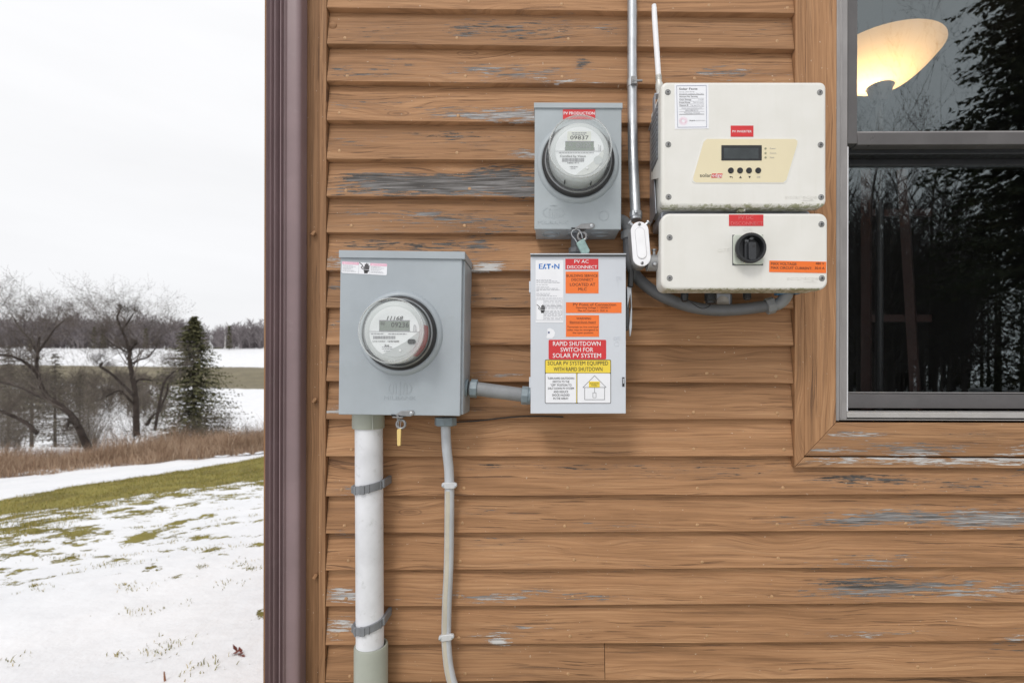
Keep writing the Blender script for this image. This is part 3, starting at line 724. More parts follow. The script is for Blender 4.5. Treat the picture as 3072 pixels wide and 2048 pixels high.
for v in (640, 955):
    a, b = Q(2590, v, -.72), Q(2790, v, -.72); mb = MB(); mb.box(a.x, b.x, .71, .735, a.z-.014, a.z+.014); put('rail', mb, CHAIRW, rack, 0)
# ------------------------------------------------------------------ downspout
def downspout():
    pf, pb = .066, .024
    xl, xr = Q(790.5, 1125, pf).x, Q(899, 1125, pf-.006).x
    W_ = xr - xl; pts = []
    prof2 = [(0,.0),(.012,.55),(.03,.90),(.055,.99),(.085,.78),(.125,.74),(.165,.90),(.195,.99),(.222,.78),(.25,.76),(.29,.92),(.318,.99),(.345,.84),(.38,.66),(.425,.66),(.45,.97),(.475,.99),(.502,.78),(.53,.76),(.568,.92),(.597,1.0),(.63,.88),(.68,.87),(.76,.87),(.86,.86),(.93,.83),(.975,.76),(.995,.62),(1.0,.0)]
    pts = [(xl + W_*a, pb + (pf-pb)*b) for a, b in prof2]
    o = thing('downspout', 'mauve brown fluted metal downspout fixed to the house corner', 'downspout', ((xl+xr)/2, -pb, .25))
    mb = MB(); zs = [.25 + (HTOP-.25)*i/24 for i in range(25)]
    for z in zs:
        for x, p in pts: mb.v.append((x + .0006*noise.noise(Vector((z*2,1,1))), -p, z))
    n = len(pts)
    for j in range(len(zs)-1):
        for i in range(n): a = j*n+i; b = j*n+(i+1)%n; mb.f.append((a, b, b+n, a+n))
    mb.f.append(tuple(range(n-1,-1,-1))); mb.f.append(tuple((len(zs)-1)*n+i for i in range(n)))
    put('pipe', mb, CORE, o, 50)
    xs_ = xl + W_*.402; mb = MB()                           # the seam where the primer shows
    zz = [.25 + (2.6-.25)*i/60 for i in range(61)]
    L = [(xs_-.0010-.0006*noise.noise(Vector((z*9,3,0))), z) for z in zz]; Rr = [(xs_+.0012+.0012*noise.noise(Vector((z*7,8,0))), z) for z in zz]
    pz = pb + (pf-pb)*.66 + .0006
    for (a, z), (b, _) in zip(L, Rr): mb.v += [(a, -pz, z), (b, -pz, z)]
    for i in range(60): mb.f.append((2*i, 2*i+1, 2*i+3, 2*i+2))
    put('seam', mb, SEAM, o, 0)
    for z in (.35, 2.9):
        mb = MB(); mb.box(xl-.012, xr+.012, -.027, -.022, z, z+.03); put('bracket', mb, CORE, o, 0, .001)
downspout()

# ------------------------------------------------------------------ meter boxes
ZL = (980,720,2.704); ZU = (1560,280,3.137); ZE = (1560,740,2.903); ZI = (1920,200,3.267); ZD = (1860,600,3.564)
ZC = (1840,620,5.6); ZR = (980,1200,3.137); ZR2 = (980,1600,3.5); ZN = (980,740,11.76)
def wc(S, a, b): x, z = S.P(a, b); return x, z

def latch(parent, S, ax, ay, sc_):                          # hasp arm with rivet above a slot and an eye below
    mb = MB(); P = lambda dx, dy: S.P(ax+dx*sc_, ay+dy*sc_)
    mb.prism([P(-6,4),(P(14,-10)),P(60,-14),P(66,-6),P(62,4),P(52,9),P(20,8)], S.p+.0035, S.p-.001)
    h = put('hasp', mb, STEEL, parent, 30, .0005)
    mb = MB(); x, z = P(54,-3); mb.lathe(x, z, [(.0042,S.p+.003),(.0040,S.p+.0048),(.002,S.p+.0058)], 14); put('rivet', mb, ZINC, h)
    mb = MB(); mb.prism([P(-22,2),P(34,5),P(34,11),P(-22,8)], S.p+.0012, S.p-.001); put('slot', mb, BLACKP, h, 0)
    mb = MB(); mb.prism([P(-10,10),P(28,11),P(28,14),P(-10,13)], S.p+.016, S.p-.001); put('tab', mb, STEEL, h, 0, .0004)
    x, z = P(18,38); mb = MB(); k = S.k()*sc_; n = 20; o = len(mb.v)
    mb.tube([(x+16*k*math.cos(2*math.pi*i/n), -(S.p+.006), z+16*k*math.sin(2*math.pi*i/n)) for i in range(n+1)], 5*k, 8, False)
    mb.tube([(x-10*k,-(S.p+.006),z+14*k),(x-14*k,-(S.p+.004),z+34*k)], 5*k, 8)
    put('eye', mb, STEEL, h); return h

def meter(S_base, S_front, cb, cf, label, rb, rf, pface, pfront, kind):
    bx_, bz_ = S_base.P(*cb); fx, fz = S_front.P(*cf)
    cx, cz = (bx_+fx)/2, (bz_+fz)/2
    p0 = S_base.p
    o = thing('electric_meter', label, 'meter', (cx, -p0, cz-rb), 'round glass electric meters')
    mb = MB(); mb.lathe(cx, cz, [(rb*.99,p0-.012),(rb,p0-.004),(rb,p0+.004),(rb*.975,p0+.008),(rb*.93,p0+.009),(rb*.92,p0+.004)], 56); put('gasket', mb, BLACKR, o, 50)
    mb = MB(); mb.lathe(cx, cz, [(rb*.925,p0+.003),(rb*.925,p0+.0105),(rb*.905,p0+.012),(rb*.885,p0+.0105),(rb*.885,p0+.003)], 56, False, False); put('ring', mb, ZINC, o, 60)
    mb = MB(); mb.lathe(cx, cz, [(rf*.985,p0+.002),(rf*.975,p0+.03),(rf*.965,pface-.008),(rf*.93,pface-.004),(rf*.82,pface-.001),(rf*.0,pface-.001)], 56, True, False); put('body', mb, METERB, o, 40)
    mb = MB(); r2 = rf; cyl = [(rb*.90,p0+.004),(rb*.90,p0+.008),(r2*1.03,p0+.010),(r2*1.01,p0+.02),(r2,pfront-.008),(r2*.985,pfront-.003),(r2*.95,pfront),(r2*.90,pfront),(r2*.885,pfront-.0025),(r2*.80,pfront-.003),(r2*.001,pfront-.003)]
    mb.lathe(cx, cz, cyl, 64, False, False); put('glass_cover', mb, METERGLASS, o, 35)
    mb = MB(); n = 56; mb.lathe(cx, cz, [(rf*.955,pfront+.0002),(rf*.975,pfront+.0016),(rf*1.0,pfront+.0006),(rf*1.008,pfront-.003),(rf*.99,pfront-.006)], 64, False, False); put('cover_rim', mb, RIMGLASS, o, 60)
    return o, cx, cz

# --- large box on the left
S = Sheet(.138, ZL, .75, (600,760))
lb = thing('meter_box', 'large grey metal meter box with a pink and white shock warning sticker', 'meter box', (*S.P(600,1430)[:1], -.08, S.P(600,1430)[1]), 'grey utility meter boxes')
mb = MB(); mb.prism(rrect(S, 104, 150, 1090, 1420, 6), S.p, S.p-.012); cover = put('cover', mb, GREYBOX, lb, 30, .0015)
mb = MB(); mb.prism(rrect(S, 112, 152, 1108, 1412, 6), S.p-.0125, .018); put('body', mb, GREYBOX, lb, 30, .0015)
mb = MB(); mb.prism(rrect(S, 97, 92, 1116, 152, 3), S.p+.005, .022); put('lid', mb, GREYBOX, lb, 30, .0015)
k = S.k(); cx, cz = S.P(600,757)
mb = MB(); mb.lathe(cx, cz, [(348*k,S.p-.002),(340*k,S.p+.004),(322*k,S.p+.009),(308*k,S.p+.010),(298*k,S.p+.009),(296*k,S.p+.002)], 64, False, False); put('collar', mb, GREYBOX, lb, 60)
Sm = Sheet(.152, ZL); Sf = Sheet(.216, ZL)
m1, cx, cz = meter(Sm, Sf, (588,755), (523,735), 'round electric meter with handwritten 11168 on its white face', .0857, .0722, .190, .216, 0)
def face(o, S, cx, cz, r, split, mat2=FACEG, tilt=0):        # white disc with a darker lower right zone
    mb = MB(); k = S.k(); mb.lathe(cx, cz, [(r,S.p-.001),(r,S.p)], 48); f = put('faceplate', mb, FACE, o, 30)
    pts = []
    for i in range(17):
        a = R(split[0] + (split[1]-split[0])*i/16); pts.append((cx+r*.995*math.cos(a), cz+r*.995*math.sin(a)))
    a1, a0 = pts[-1], pts[0]; mid = (cx + .10*r, cz - .16*r)
    mb = MB(); mb.prism(pts + [(cx+.34*r, cz-.12*r), mid] if False else pts + [((a1[0]*.62+a0[0]*.38)-.02*r, (a1[1]*.45+a0[1]*.55)+.06*r)], S.p+.0004, S.p-.0003); put('grey_zone', mb, mat2, f, 0)
    return f
Sp = Sheet(.190, ZL)
fx, fz = cx, cz
f1 = face(m1, Sp, fx, fz, .0566, (-118, 2))
dv = (Sp.P(537,742)[0]-fx, Sp.P(537,742)[1]-fz)               # print is laid out about the face's centre
class Shift(Sheet):
    def __init__(s, base, dx, dz): super().__init__(base.p, base.z); s.d = (dx, dz)
    def P(s, a, b): x, z = Sheet.P(s, a, b); return x-s.d[0], z-s.d[1]
Sp1 = Shift(Sp, *dv)
mb = MB(); text(Sp1, '11168', 475, 648, 32, mb, 132, 'L', .012, .0012, .28); put('handwriting', mb, INK, f1, 0)
mb = plate(Sp1, 418, 655, 660, 732, 3, .0010); lcd = put('display', mb, LCD, f1, 0)
mb = MB(); text(Sp1, '09236', 512, 706, 40, mb, 142, 'L', .0, .0016); text(Sp1, '02', 428, 686, 22, mb, 32, 'L', 0, .0016); put('digits', mb, INK, lcd, 0)
mb = MB(); line(Sp1, [(418,652),(662,652)], 7, .0012, mb); line(Sp1, [(418,734),(662,734)], 5, .0012, mb); line(Sp1, [(417,652),(417,736)], 5, .0012, mb)
put('display_frame', mb, INKG, f1, 0)
mb = MB(); rg = random.Random(5); line(Sp1, [(330,740),(738,742)], 3, .0006, mb); dashes(Sp1, 348, 450, 758, 7, mb, rg, .0009, 16); dashes(Sp1, 488, 634, 760, 7, mb, rg, .0009, 16)
for y_ in (866, 880): dashes(Sp1, 436, 522, y_, 5, mb, rg, .0009, 14)
dashes(Sp1, 452, 502, 898, 5, mb, rg, .0009, 14)
put('fine_print', mb, INKG, f1, 0)
mb = MB(); a = 366
while a < 545: w_ = rg.choice((2.5,4,6)); mb.prism(rrect(Sp1, a, 776, a+w_, 800), Sp.p+.0009, Sp.p+.0006); a += w_ + rg.choice((2.5,4))
put('barcode', mb, INKG, f1, 0)
mb = MB(); text(Sp1, 'serial number', 360, 824, 11, mb, 104, 'L', .02); text(Sp1, '16424608', 484, 826, 13, mb, 90, 'L', .03); text(Sp1, 'Itron', 458, 862, 20, mb, 36, 'L', .02, .0009, .2)
put('lettering', mb, INK, f1, 0)
mb = plate(Sp1, 645, 802, 710, 842, 19, .0025); put('sensor', mb, BLACKP, f1, 30)
mb = MB(); line(Sp1, [(696,744),(696,700),(700,690),(708,690),(712,700),(712,744)], 4, .002, mb); put('wire_clip', mb, INKG, f1, 0)
mb = MB(); x, z = Sp1.P(583,893); mb.lathe(x, z, [(.0028,.190),(.0024,.192)], 12); put('pin', mb, WHITEP, f1)
mb = MB(); o_ = []                                             # red band on the meter's side
for i in range(15):
    a = R(-62 + 62*i/14 + 12)
    for p, r in ((.168, .0712),(.205, .0708)): mb.v.append((cx + r*math.cos(a), -p, cz + r*math.sin(a)))
for i in range(14): mb.f.append((2*i,2*i+2,2*i+3,2*i+1))
put('red_band', mb, plain('faded_red_band', (.52,.11,.10), .5, 0, .15, 40), m1, 60)
mb = MB(); Se = S.at(S.p)
text(Se, 'MILBANK', 600, 1295, 30, mb, 262, 'C', .0, .0003, 0, .0004)
line(Se, [(540,1248),(540,1180),(552,1158),(566,1180),(566,1248)], 10, .0008, mb); line(Se, [(600,1255),(600,1150)], 12, .0008, mb); line(Se, [(628,1248),(628,1180),(640,1158),(654,1180),(654,1248)], 10, .0008, mb)
for s_ in (-1, 1): line(Se, [(600+s_*78,1165),(600+s_*94,1195),(600+s_*90,1225),(600+s_*70,1242)], 9, .0008, mb)
put('embossed_emblem', mb, GREYBOX, cover, 0)
latch(lb, S.at(S.p), 580, 1408, 2.4*.9)
# pink and white shock sticker
Sn = Sheet(.1382, ZN, 3.1, (545,520))
mb = plate(Sn, 545, 520, 2145, 925, 45, .0005); stk = put('warning_sticker', mb, WHITE, lb, 30)
stk['label'] = 'faded pink and white shock hazard sticker'
for a0, a1 in ((552,1140),(1548,2138)): mb = MB(); mb.prism(rrect(Sn, a0, 522, a1, 615, 20), Sn.p+.0008, Sn.p); put('pink_header', mb, PINK, stk, 0)
mb = MB(); text(Sn, 'DANGER', 700, 603, 66, mb, 390, 'L', .02, .0011); text(Sn, 'PELIGRO', 1690, 603, 66, mb, 400, 'L', .02, .0011)
for a in (615, 1605): mb.prism([Sn.P(a,604),Sn.P(a+35,540),Sn.P(a+70,604)], Sn.p+.0011, Sn.p+.0008)
put('header_lettering', mb, PINKPALE, stk, 0)
mb = MB(); rg = random.Random(9)
for i, (l, y_) in enumerate(((340,660),(460,700),(360,745),(300,782),(410,830),(470,866))):
    dashes(Sn, 580, 580+l, y_-10, 16, mb, rg, .0009, 60); dashes(Sn, 1580, 1580+l, y_-10, 16, mb, rg, .0009, 60)
line(Sn, [(1148,525),(1148,920)], 6, .0009, mb); line(Sn, [(1542,525),(1542,920)], 6, .0009, mb)
put('fine_print', mb, INKL, stk, 0)
def shock_hand(S, a, b, k, mb):                                # hand struck by a wire
    line(S, [(a-180*k,b-190*k),(a-90*k,b-120*k),(a-60*k,b-70*k),(a-110*k,b-30*k),(a-60*k,b+30*k)], 26*k, .0010, mb)
    for dx, l, w_ in ((-15,-70,30),(30,-150,34),(75,-185,34),(120,-160,34),(160,-100,30)):
        line(S, [(a+dx*k,b+l*k+10*k),(a+dx*k*.95,b+30*k)], w_*k, .0010, mb)
    mb.prism([S.P(a-30*k,b+55*k),S.P(a+165*k,b+60*k),S.P(a+175*k,b+90*k),S.P(a+130*k,b+120*k),S.P(a+120*k,b+170*k),S.P(a+5*k,b+180*k),S.P(a,b+120*k)], S.p+.001, S.p+.0007)
mb = MB(); shock_hand(Sn, 1345, 720, 1.0, mb); put('pictogram', mb, INK, stk, 0)
# yellow tag on the hasp
c0 = S.P(603,1480); tg = thing('yellow_seal', 'yellow plastic seal tag hanging from the large meter box hasp', 'seal', (c0[0], -.146, S.P(590,1750)[1]))
Sz = Sheet(.146, ZR)
mb = MB(); x0, z0 = Sz.P(682,270); x1, z1 = Sz.P(690,180)
mb.tube([(x0-.001,-.146,z0),(x1-.003,-.146,z1),(x1+.001,-.148,z1+.003),(x1+.003,-.146,z1),(x0+.002,-.146,z0)], .0006, 6); put('wire', mb, ZINC, tg)
mb = MB(); mb.prism([Sz.P(664,280),Sz.P(672,270),Sz.P(702,268),Sz.P(697,425),Sz.P(672,430),Sz.P(666,415)], .149, .1435); put('tag', mb, SEALY, tg, 30, .0008)

# --- smaller box above
S = Sheet(.116, ZU, .2, (545,690))
ub = thing('meter_box', 'small grey metal meter box with red PV PRODUCTION label above the white disconnect', 'meter box', (S.P(545,1280)[0], -.06, S.P(545,1280)[1]), 'grey utility meter boxes')
mb = MB(); mb.prism(rrect(S, 137, 140, 954, 1280, 6), S.p, S.p-.010); cover = put('cover', mb, GREYBOX2, ub, 30, .0015)
mb = MB(); mb.prism(rrect(S, 145, 142, 946, 1272, 6), S.p-.0104, .018); body = put('body', mb, GREYBOX2, ub, 30, .0015)
mb = MB(); mb.prism(rrect(S, 130, 97, 961, 146, 3), S.p+.004, .022); put('lid', mb, GREYBOX2, ub, 30, .0015)
mb = MB(); mb.prism([S.P(385,97),S.P(410,80),S.P(670,82),S.P(700,97)], .05, .02); put('hub_plate', mb, GREYBOX2, ub, 0, .001)
k = S.k(); cx, cz = S.P(545,652)
mb = MB(); mb.lathe(cx, cz, [(392*k,S.p-.002),(382*k,S.p+.004),(362*k,S.p+.008),(350*k,S.p+.009),(338*k,S.p+.008),(336*k,S.p+.002)], 64, False, False); put('collar', mb, GREYBOX2, ub, 60)
mb = MB(); x, z = S.P(790,1150); mb.lathe(x, z, [(48*k,S.p),(46*k,S.p+.0008),(42*k,S.p+.0008),(41*k,S.p-.0005)], 32, False, False); put('knockout', mb, GREYBOX2, cover, 0)
zb = S.P(545,1272)[1]
for dx in (-250, 0, 230):                                     # knock-outs in the underside
    x = S.P(545+dx,1272)[0]; mb = MB()
    for r in (.021, .014): mb.tube([(x+r*math.cos(2*math.pi*i/24), -.066+r*math.sin(2*math.pi*i/24), zb-.0003) for i in range(25)], .0012, 6, False)
    put('knockout', mb, GREYBOX2, body)
Sm = Sheet(.130, ZU); Sf = Sheet(.206, ZU)
m2, cx, cz = meter(Sm, Sf, (548,638), (566,500), 'round electric meter with printed 09837 on its white face', .0845, .0695, .182, .206, 1)
Sp = Sheet(.182, ZU)
f2 = face(m2, Sp, cx, cz, .0545, (-100, 5), plain('meter_pale_zone', (.63,.64,.62), .5, 0, .04))
Sp2 = Shift(Sp, Sp.P(560,525)[0]-cx, Sp.P(560,525)[1]-cz)
mb = plate(Sp2, 445, 340, 668, 430, 4, .0007); sl = put('number_sticker', mb, plain('cream_sticker', (.74,.75,.68), .5, 0, .03), f2, 0)
mb = MB(); text(Sp2, '09837', 472, 417, 36, mb, 172, 'L', .015, .0012); put('digits', mb, INK, sl, 0)
mb = MB(); rg = random.Random(6); dashes(Sp2, 486, 626, 355, 8, mb, rg, .0012, 18); dashes(Sp2, 494, 616, 370, 7, mb, rg, .0012, 18)
dashes(Sp2, 366, 692, 541, 6, mb, rg, .0009, 18); dashes(Sp2, 468, 540, 671, 7, mb, rg, .0009, 14); dashes(Sp2, 478, 524, 687, 6, mb, rg, .0009, 14); line(Sp2, [(330,526),(790,526)], 2.5, .0006, mb); put('fine_print', mb, INKG, f2, 0)
mb = plate(Sp2, 426, 438, 694, 518, 3, .0010); lcd = put('display', mb, LCD, f2, 0)
mb = MB(); text(Sp2, '00226', 530, 494, 46, mb, 136, 'L', 0, .0016); text(Sp2, '02', 458, 478, 28, mb, 36, 'L', 0, .0016); put('digits', mb, INKG, lcd, 0)
mb = MB(); line(Sp2, [(426,436),(694,436)], 7, .0012, mb); line(Sp2, [(424,492),(424,518)], 5, .0012, mb); line(Sp2, [(698,492),(698,518)], 5, .0012, mb); put('display_frame', mb, INKG, f2, 0)
mb = MB(); text(Sp2, 'Certified by Vision', 376, 581, 18, mb, 242, 'L', .015); text(Sp2, '54021911', 444, 643, 14, mb, 108, 'L', .02); put('lettering', mb, INK, f2, 0)
mb = MB(); a = 396
while a < 598: w_ = rg.choice((3,5,7)); mb.prism(rrect(Sp2, a, 590, a+w_, 625), Sp.p+.0009, Sp.p+.0006); a += w_ + rg.choice((3,5))
put('barcode', mb, INKG, f2, 0)
mb = MB(); line(Sp2, [(738,470),(742,480),(742,524)], 4, .002, mb); line(Sp2, [(760,472),(756,484),(756,524)], 4, .002, mb); put('wire_clip', mb, INKG, f2, 0)
mb = MB(); x, z = Sp2.P(735,610); mb.lathe(x, z, [(.0098,.182),(.0098,.1828)], 24); put('sensor_spot', mb, FACEG, f2, 0)
mb = MB(); x, z = Sp2.P(630,686); mb.lathe(x, z, [(.0025,.182),(.0022,.1845)], 12); put('pin', mb, WHITEP, f2)
for aa in (-118, -67):
    mb = MB(); a = R(aa); rr = .0696; mb.box(cx+rr*math.cos(a)-.001, cx+rr*math.cos(a)+.001, -.172, -.150, cz+rr*math.sin(a)-.001, cz+rr*math.sin(a)+.001); put('vent_slot', mb, BLACKP, m2, 0)
Sl = Sheet(.1162, ZU); mb = plate(Sl, 404, 153, 708, 246, 2, .0006); lab = put('label_sticker', mb, RED, ub, 0)
mb = MB(); text(Sl, 'PV PRODUCTION', 556, 204, 27, mb, 290, 'C', .02, .0010); put('lettering', mb, WHITEP, lab, 0)
mb = MB(); Se = S.at(S.p)
text(Se, 'MILBANK', 313, 1232, 32, mb, 292, 'C', .0, .0003, 0, .0004)
line(Se, [(275,1170),(275,1098),(290,1082),(300,1100),(300,1172)], 8, .0008, mb); line(Se, [(320,1175),(320,1060)], 10, .0008, mb); line(Se, [(340,1170),(340,1098),(352,1082),(366,1100),(366,1170)], 8, .0008, mb)
for s_ in (-1, 1): line(Se, [(318+s_*62,1080),(318+s_*100,1105),(318+s_*100,1130),(318+s_*70,1160)], 8, .0008, mb)
line(Se, [(285,1058),(350,1058)], 6, .0008, mb)
put('embossed_emblem', mb, GREYBOX2, cover, 0)
latch(ub, S.at(S.p), 540, 1258, 2.5)
tg = thing('green_seal', 'weathered green metal seal hanging from the small meter box hasp', 'seal', (S.P(590,1510)[0], -.135, S.P(590,1510)[1]))
Sz = Sheet(.135, ZU); pt = lambda a, b: (Sz.P(a,b)[0], -.135, Sz.P(a,b)[1])
mb = MB(); mb.tube([pt(535,1402),pt(520,1375),pt(492,1345),pt(482,1315),pt(498,1290),pt(530,1278),pt(560,1290),pt(580,1325),pt(588,1365)], .0011, 6); put('wire', mb, ZINC, tg)
mb = MB(); mb.prism([Sz.P(528,1412),Sz.P(600,1368),Sz.P(656,1480),Sz.P(650,1502),Sz.P(628,1514),Sz.P(580,1512)], .140, .129); put('tag', mb, SEALG, tg, 30, .0018, 3)

# ------------------------------------------------------------------ white disconnect switch
S = Sheet(.142, ZE)
db = thing('disconnect_switch', 'pale grey safety switch box covered with red, orange and yellow solar labels', 'switch box', (S.P(507,1452)[0], -.08, S.P(507,1452)[1]))
mb = MB(); mb.prism(rrect(S, 92, 84, 922, 1452, 4), S.p, S.p-.014); door = put('door', mb, DOORGREY, db, 30, .0012)
mb = MB(); mb.prism(rrect(S, 100, 86, 914, 1440, 4), S.p-.0145, .016); put('body', mb, DOORGREY, db, 30, .0015)
mb = MB(); mb.prism(rrect(S, 90, 65, 922, 74, 0), S.p+.008, .02); lid = put('lid', mb, DOORGREY, db, 0, .0008)
mb = MB(); mb.prism(rrect(S, 92, 74.5, 920, 88, 0), S.p+.0015, .03); put('lid_lip', mb, LIDDARK, lid, 0)
for y0, y1 in ((298,396),(1134,1228)):
    mb = MB(); mb.prism(rrect(S, 79, y0, 94, y1, 3), S.p-.002, S.p-.03); put('hinge', mb, DOORGREY, db, 0, .0008)
mb = MB(); mb.prism(rrect(S, 890, 1135, 909, 1217, 2), S.p+.0012, S.p-.001); lt = put('latch', mb, BLACKP, db, 0)
mb = MB(); mb.prism(rrect(S, 894, 1146, 906, 1190, 2), S.p+.005, S.p); put('latch_bolt', mb, ZINC, lt, 30, .0006)
mb = MB(); text(S, 'ON', 858, 292, 34, mb, 44, 'C', 0, .0003, 0, .0005); line(S, [(853,308),(853,345)], 4, .0007, mb); text(S, 'OFF', 843, 812, 30, mb, 60, 'C', 0, .0003, 0, .0005)
mb.lathe(*S.P(842,845), [(.0058,S.p),(.0054,S.p+.0007),(.0048,S.p+.0007),(.0044,S.p)], 20, False, False)
put('embossed_lettering', mb, DOORGREY, door, 0)
# lever on the right flank
Sh = Sheet(.10, ZE); lever = MB()
pivot = Sheet(.105, ZE)
mb = MB(); mb.prism([pivot.P(a,b) for a, b in ((926,352),(968,352),(974,560),(972,700),(960,780),(950,782),(944,700),(962,520),(955,430),(930,540))], .112, .106); hd = put('handle', mb, ZINC, db, 30, .0012)
hd['label'] = 'bent steel lever with black grip'
mb = MB(); mb.prism([pivot.P(a,b) for a, b in ((926,366),(950,366),(956,690),(938,730),(926,700))], .1015, .06); put('handle_plate', mb, LIDDARK, hd, 0, .001)
mb = MB(); mb.prism([pivot.P(a,b) for a, b in ((944,205),(972,200),(984,225),(976,362),(936,358),(938,300))], .122, .104); put('grip', mb, BLACKR, hd, 30, .0025, 3)
# stickers
def sticker(parent, S, rect, mat, lines, r=0, ink=INK, name='label_sticker', lift=.0006, note=None):
    mb = plate(S, *rect, r, lift); st_ = put(name, mb, mat, parent, 0)
    if lines:
        mb = MB()
        for (s_, a, b, h, w_, al, bo) in lines: text(S, s_, a, b, h, mb, w_, al, bo, lift+.0004)
        put('lettering', mb, ink, st_, 0)
    if note: st_['label'] = note
    return st_
wl = sticker(db, S, (136,118,378,660), WHITE, [], 3, note='white maker label with blue name and fine print')
mb = MB()
text(S, 'E', 165, 194, 44, mb, 30, 'L', .03, .001); mb.prism([S.P(197,194),S.P(212,150),S.P(224,150),S.P(222,162),S.P(206,194)], S.p+.001, S.p+.0007); mb.prism(rrect(S,216,182,228,194), S.p+.001, S.p+.0007)
mb.prism([S.P(232,150),S.P(268,150),S.P(268,160),S.P(256,160),S.P(256,194),S.P(244,194),S.P(244,160),S.P(232,160)], S.p+.001, S.p+.0007); mb.prism(circ(S,283,174,8,12), S.p+.001, S.p+.0007); text(S, 'N', 298, 194, 44, mb, 42, 'L', .04, .001)
put('maker_name', mb, BLUEINK, wl, 0)
mb = MB(); rg = random.Random(4)
for y_, x1 in ((290,270),(301,330),(313,346),(332,240),(352,252),(364,330),(376,348),(386,170),(407,262),(419,254),(430,320),(449,370)): dashes(S, 142, x1, y_, 5, mb, rg, .0010, 22)
for y_ in (474,485,503,514,528,538,557,568,584,594,604,618,630): dashes(S, 210, 366, y_, 4.5, mb, rg, .0010, 30)
line(S, [(140,460),(371,460),(371,640),(140,640),(140,460)], 2.5, .0010, mb); line(S, [(206,460),(206,640)], 2.5, .0010, mb)
for y_ in (519,577): line(S, [(206,y_),(371,y_)], 2.5, .0010, mb)
put('fine_print', mb, INKL, wl, 0)
mb = MB(); shock_hand(S, 183, 542, .20, mb); put('pictogram', mb, INK, wl, 0)
sticker(db, S, (395,106,682,199), RED, [('PV AC',535,143,27,124,'C',.008),('DISCONNECT',541,191,27,262,'C',.008)], 0, WHITEP)
sticker(db, S, (397,217,684,406), ORANGE, [('BUILDING SERVICE',540,264,22,272,'C',.008),('DISCONNECT',543,298,22,190,'C',.008),('LOCATED AT',545,342,25,220,'C',.01),('MLC',544,382,25,72,'C',.01)], 0, BROWNINK)
sticker(db, S, (400,484,884,577), ORANGE, [('PV Point of Connection',649,515,23,374,'C',.01),('Operating Voltage = 120/240 V',638,538,15,304,'C',.01),('Max AC Current =  25.0  A',634,564,15,260,'C',.01)], 0, BROWNINK)
st_ = sticker(db, S, (400,596,688,784), ORANGE, [('WARNING',555,634,19,128,'C',.01),('Electrical Shock Hazard',546,663,15,224,'C',.008),('Terminals on line and load',545,706,15,268,'C',.01),('sides may be energized in',545,731,15,266,'C',.01),('the open position',547,756,15,178,'C',.01)], 0, BROWNINK)
mb = MB(); line(S, [(434,668),(658,668)], 2.5, .0010, mb); put('underline', mb, BROWNINK, st_, 0)
sticker(db, S, (249,810,750,980), RED, [('RAPID SHUTDOWN',494,862,37,414,'C',.008),('SWITCH FOR',495,914,37,284,'C',.008),('SOLAR PV SYSTEM',495,965,37,420,'C',.008)], 10, WHITEP)
ys_ = sticker(db, S, (217,982,792,1364), INK, [], 12, note='yellow and white rapid shutdown sign with house diagram')
mb = MB(); mb.prism(rrect(S, 222, 987, 787, 1098, 8), S.p+.0009, S.p); yh = put('yellow_header', mb, YELLOW, ys_, 0)
mb = MB(); text(S, 'SOLAR PV SYSTEM EQUIPPED', 504, 1030, 34, mb, 526, 'C', .005, .0013); text(S, 'WITH RAPID SHUTDOWN', 505, 1082, 34, mb, 424, 'C', .005, .0013); put('lettering', mb, INK, yh, 0)
mb = MB(); mb.prism(rrect(S, 222, 1102, 489, 1359, 8), S.p+.0009, S.p); wf = put('white_panel', mb, WHITE, ys_, 0)
mb = MB()
for s_, y_, w_ in (('TURN RAPID SHUTDOWN',1155,230),('SWITCH TO THE',1184,146),('“OFF” POSITION TO',1213,184),('SHUT DOWN PV SYSTEM',1242,226),('AND REDUCE',1271,126),('SHOCK HAZARD',1300,152),('IN THE ARRAY',1329,132)): text(S, s_, 356, y_, 19, mb, w_, 'C', .01, .0013)
put('lettering', mb, INK, wf, 0)
mb = MB(); mb.prism(rrect(S, 491.5, 1102, 496.5, 1359), S.p+.0009, S.p); put('yellow_rule', mb, YELLOW, ys_, 0)
mb = MB(); mb.prism(rrect(S, 500, 1102, 787, 1359, 8), S.p+.0009, S.p); wf = put('white_panel', mb, WHITE, ys_, 0)
mb = MB(); line(S, [(548,1224),(649,1122),(750,1224),(548,1224)], 3, .0013, mb); line(S, [(563,1226),(563,1330),(736,1330),(736,1226)], 3, .0013, mb); line(S, [(649,1222),(649,1270)], 3, .0013, mb); line(S, [(634,1270),(662,1270),(662,1313),(634,1313),(634,1270)], 2.5, .0013, mb)
put('house_diagram', mb, INK, wf, 0)
mb = MB(); mb.prism(rrect(S, 600, 1172, 694, 1222), S.p+.0015, S.p+.001); yp = put('panel_tag', mb, YELLOW, wf, 0)
mb = MB(); text(S, 'SOLAR ELECTRIC', 647, 1194, 11, mb, 82, 'C', .01, .0018); text(S, 'PV PANELS', 647, 1211, 11, mb, 52, 'C', .01, .0018); put('lettering', mb, INK, yp, 0)
mb = MB(); mb.prism([S.P(238,715),S.P(262,708),S.P(290,722),S.P(305,748),S.P(300,776),S.P(280,797),S.P(234,796),S.P(230,785),S.P(240,760)], S.p+.0005, S.p-.0005); rs = put('torn_round_sticker', mb, WHITE, db, 0)
mb = MB(); mb.prism(rrect(S, 244, 738, 258, 755), S.p+.0009, S.p+.0004); put('ink_spot', mb, NAVY, rs, 0)
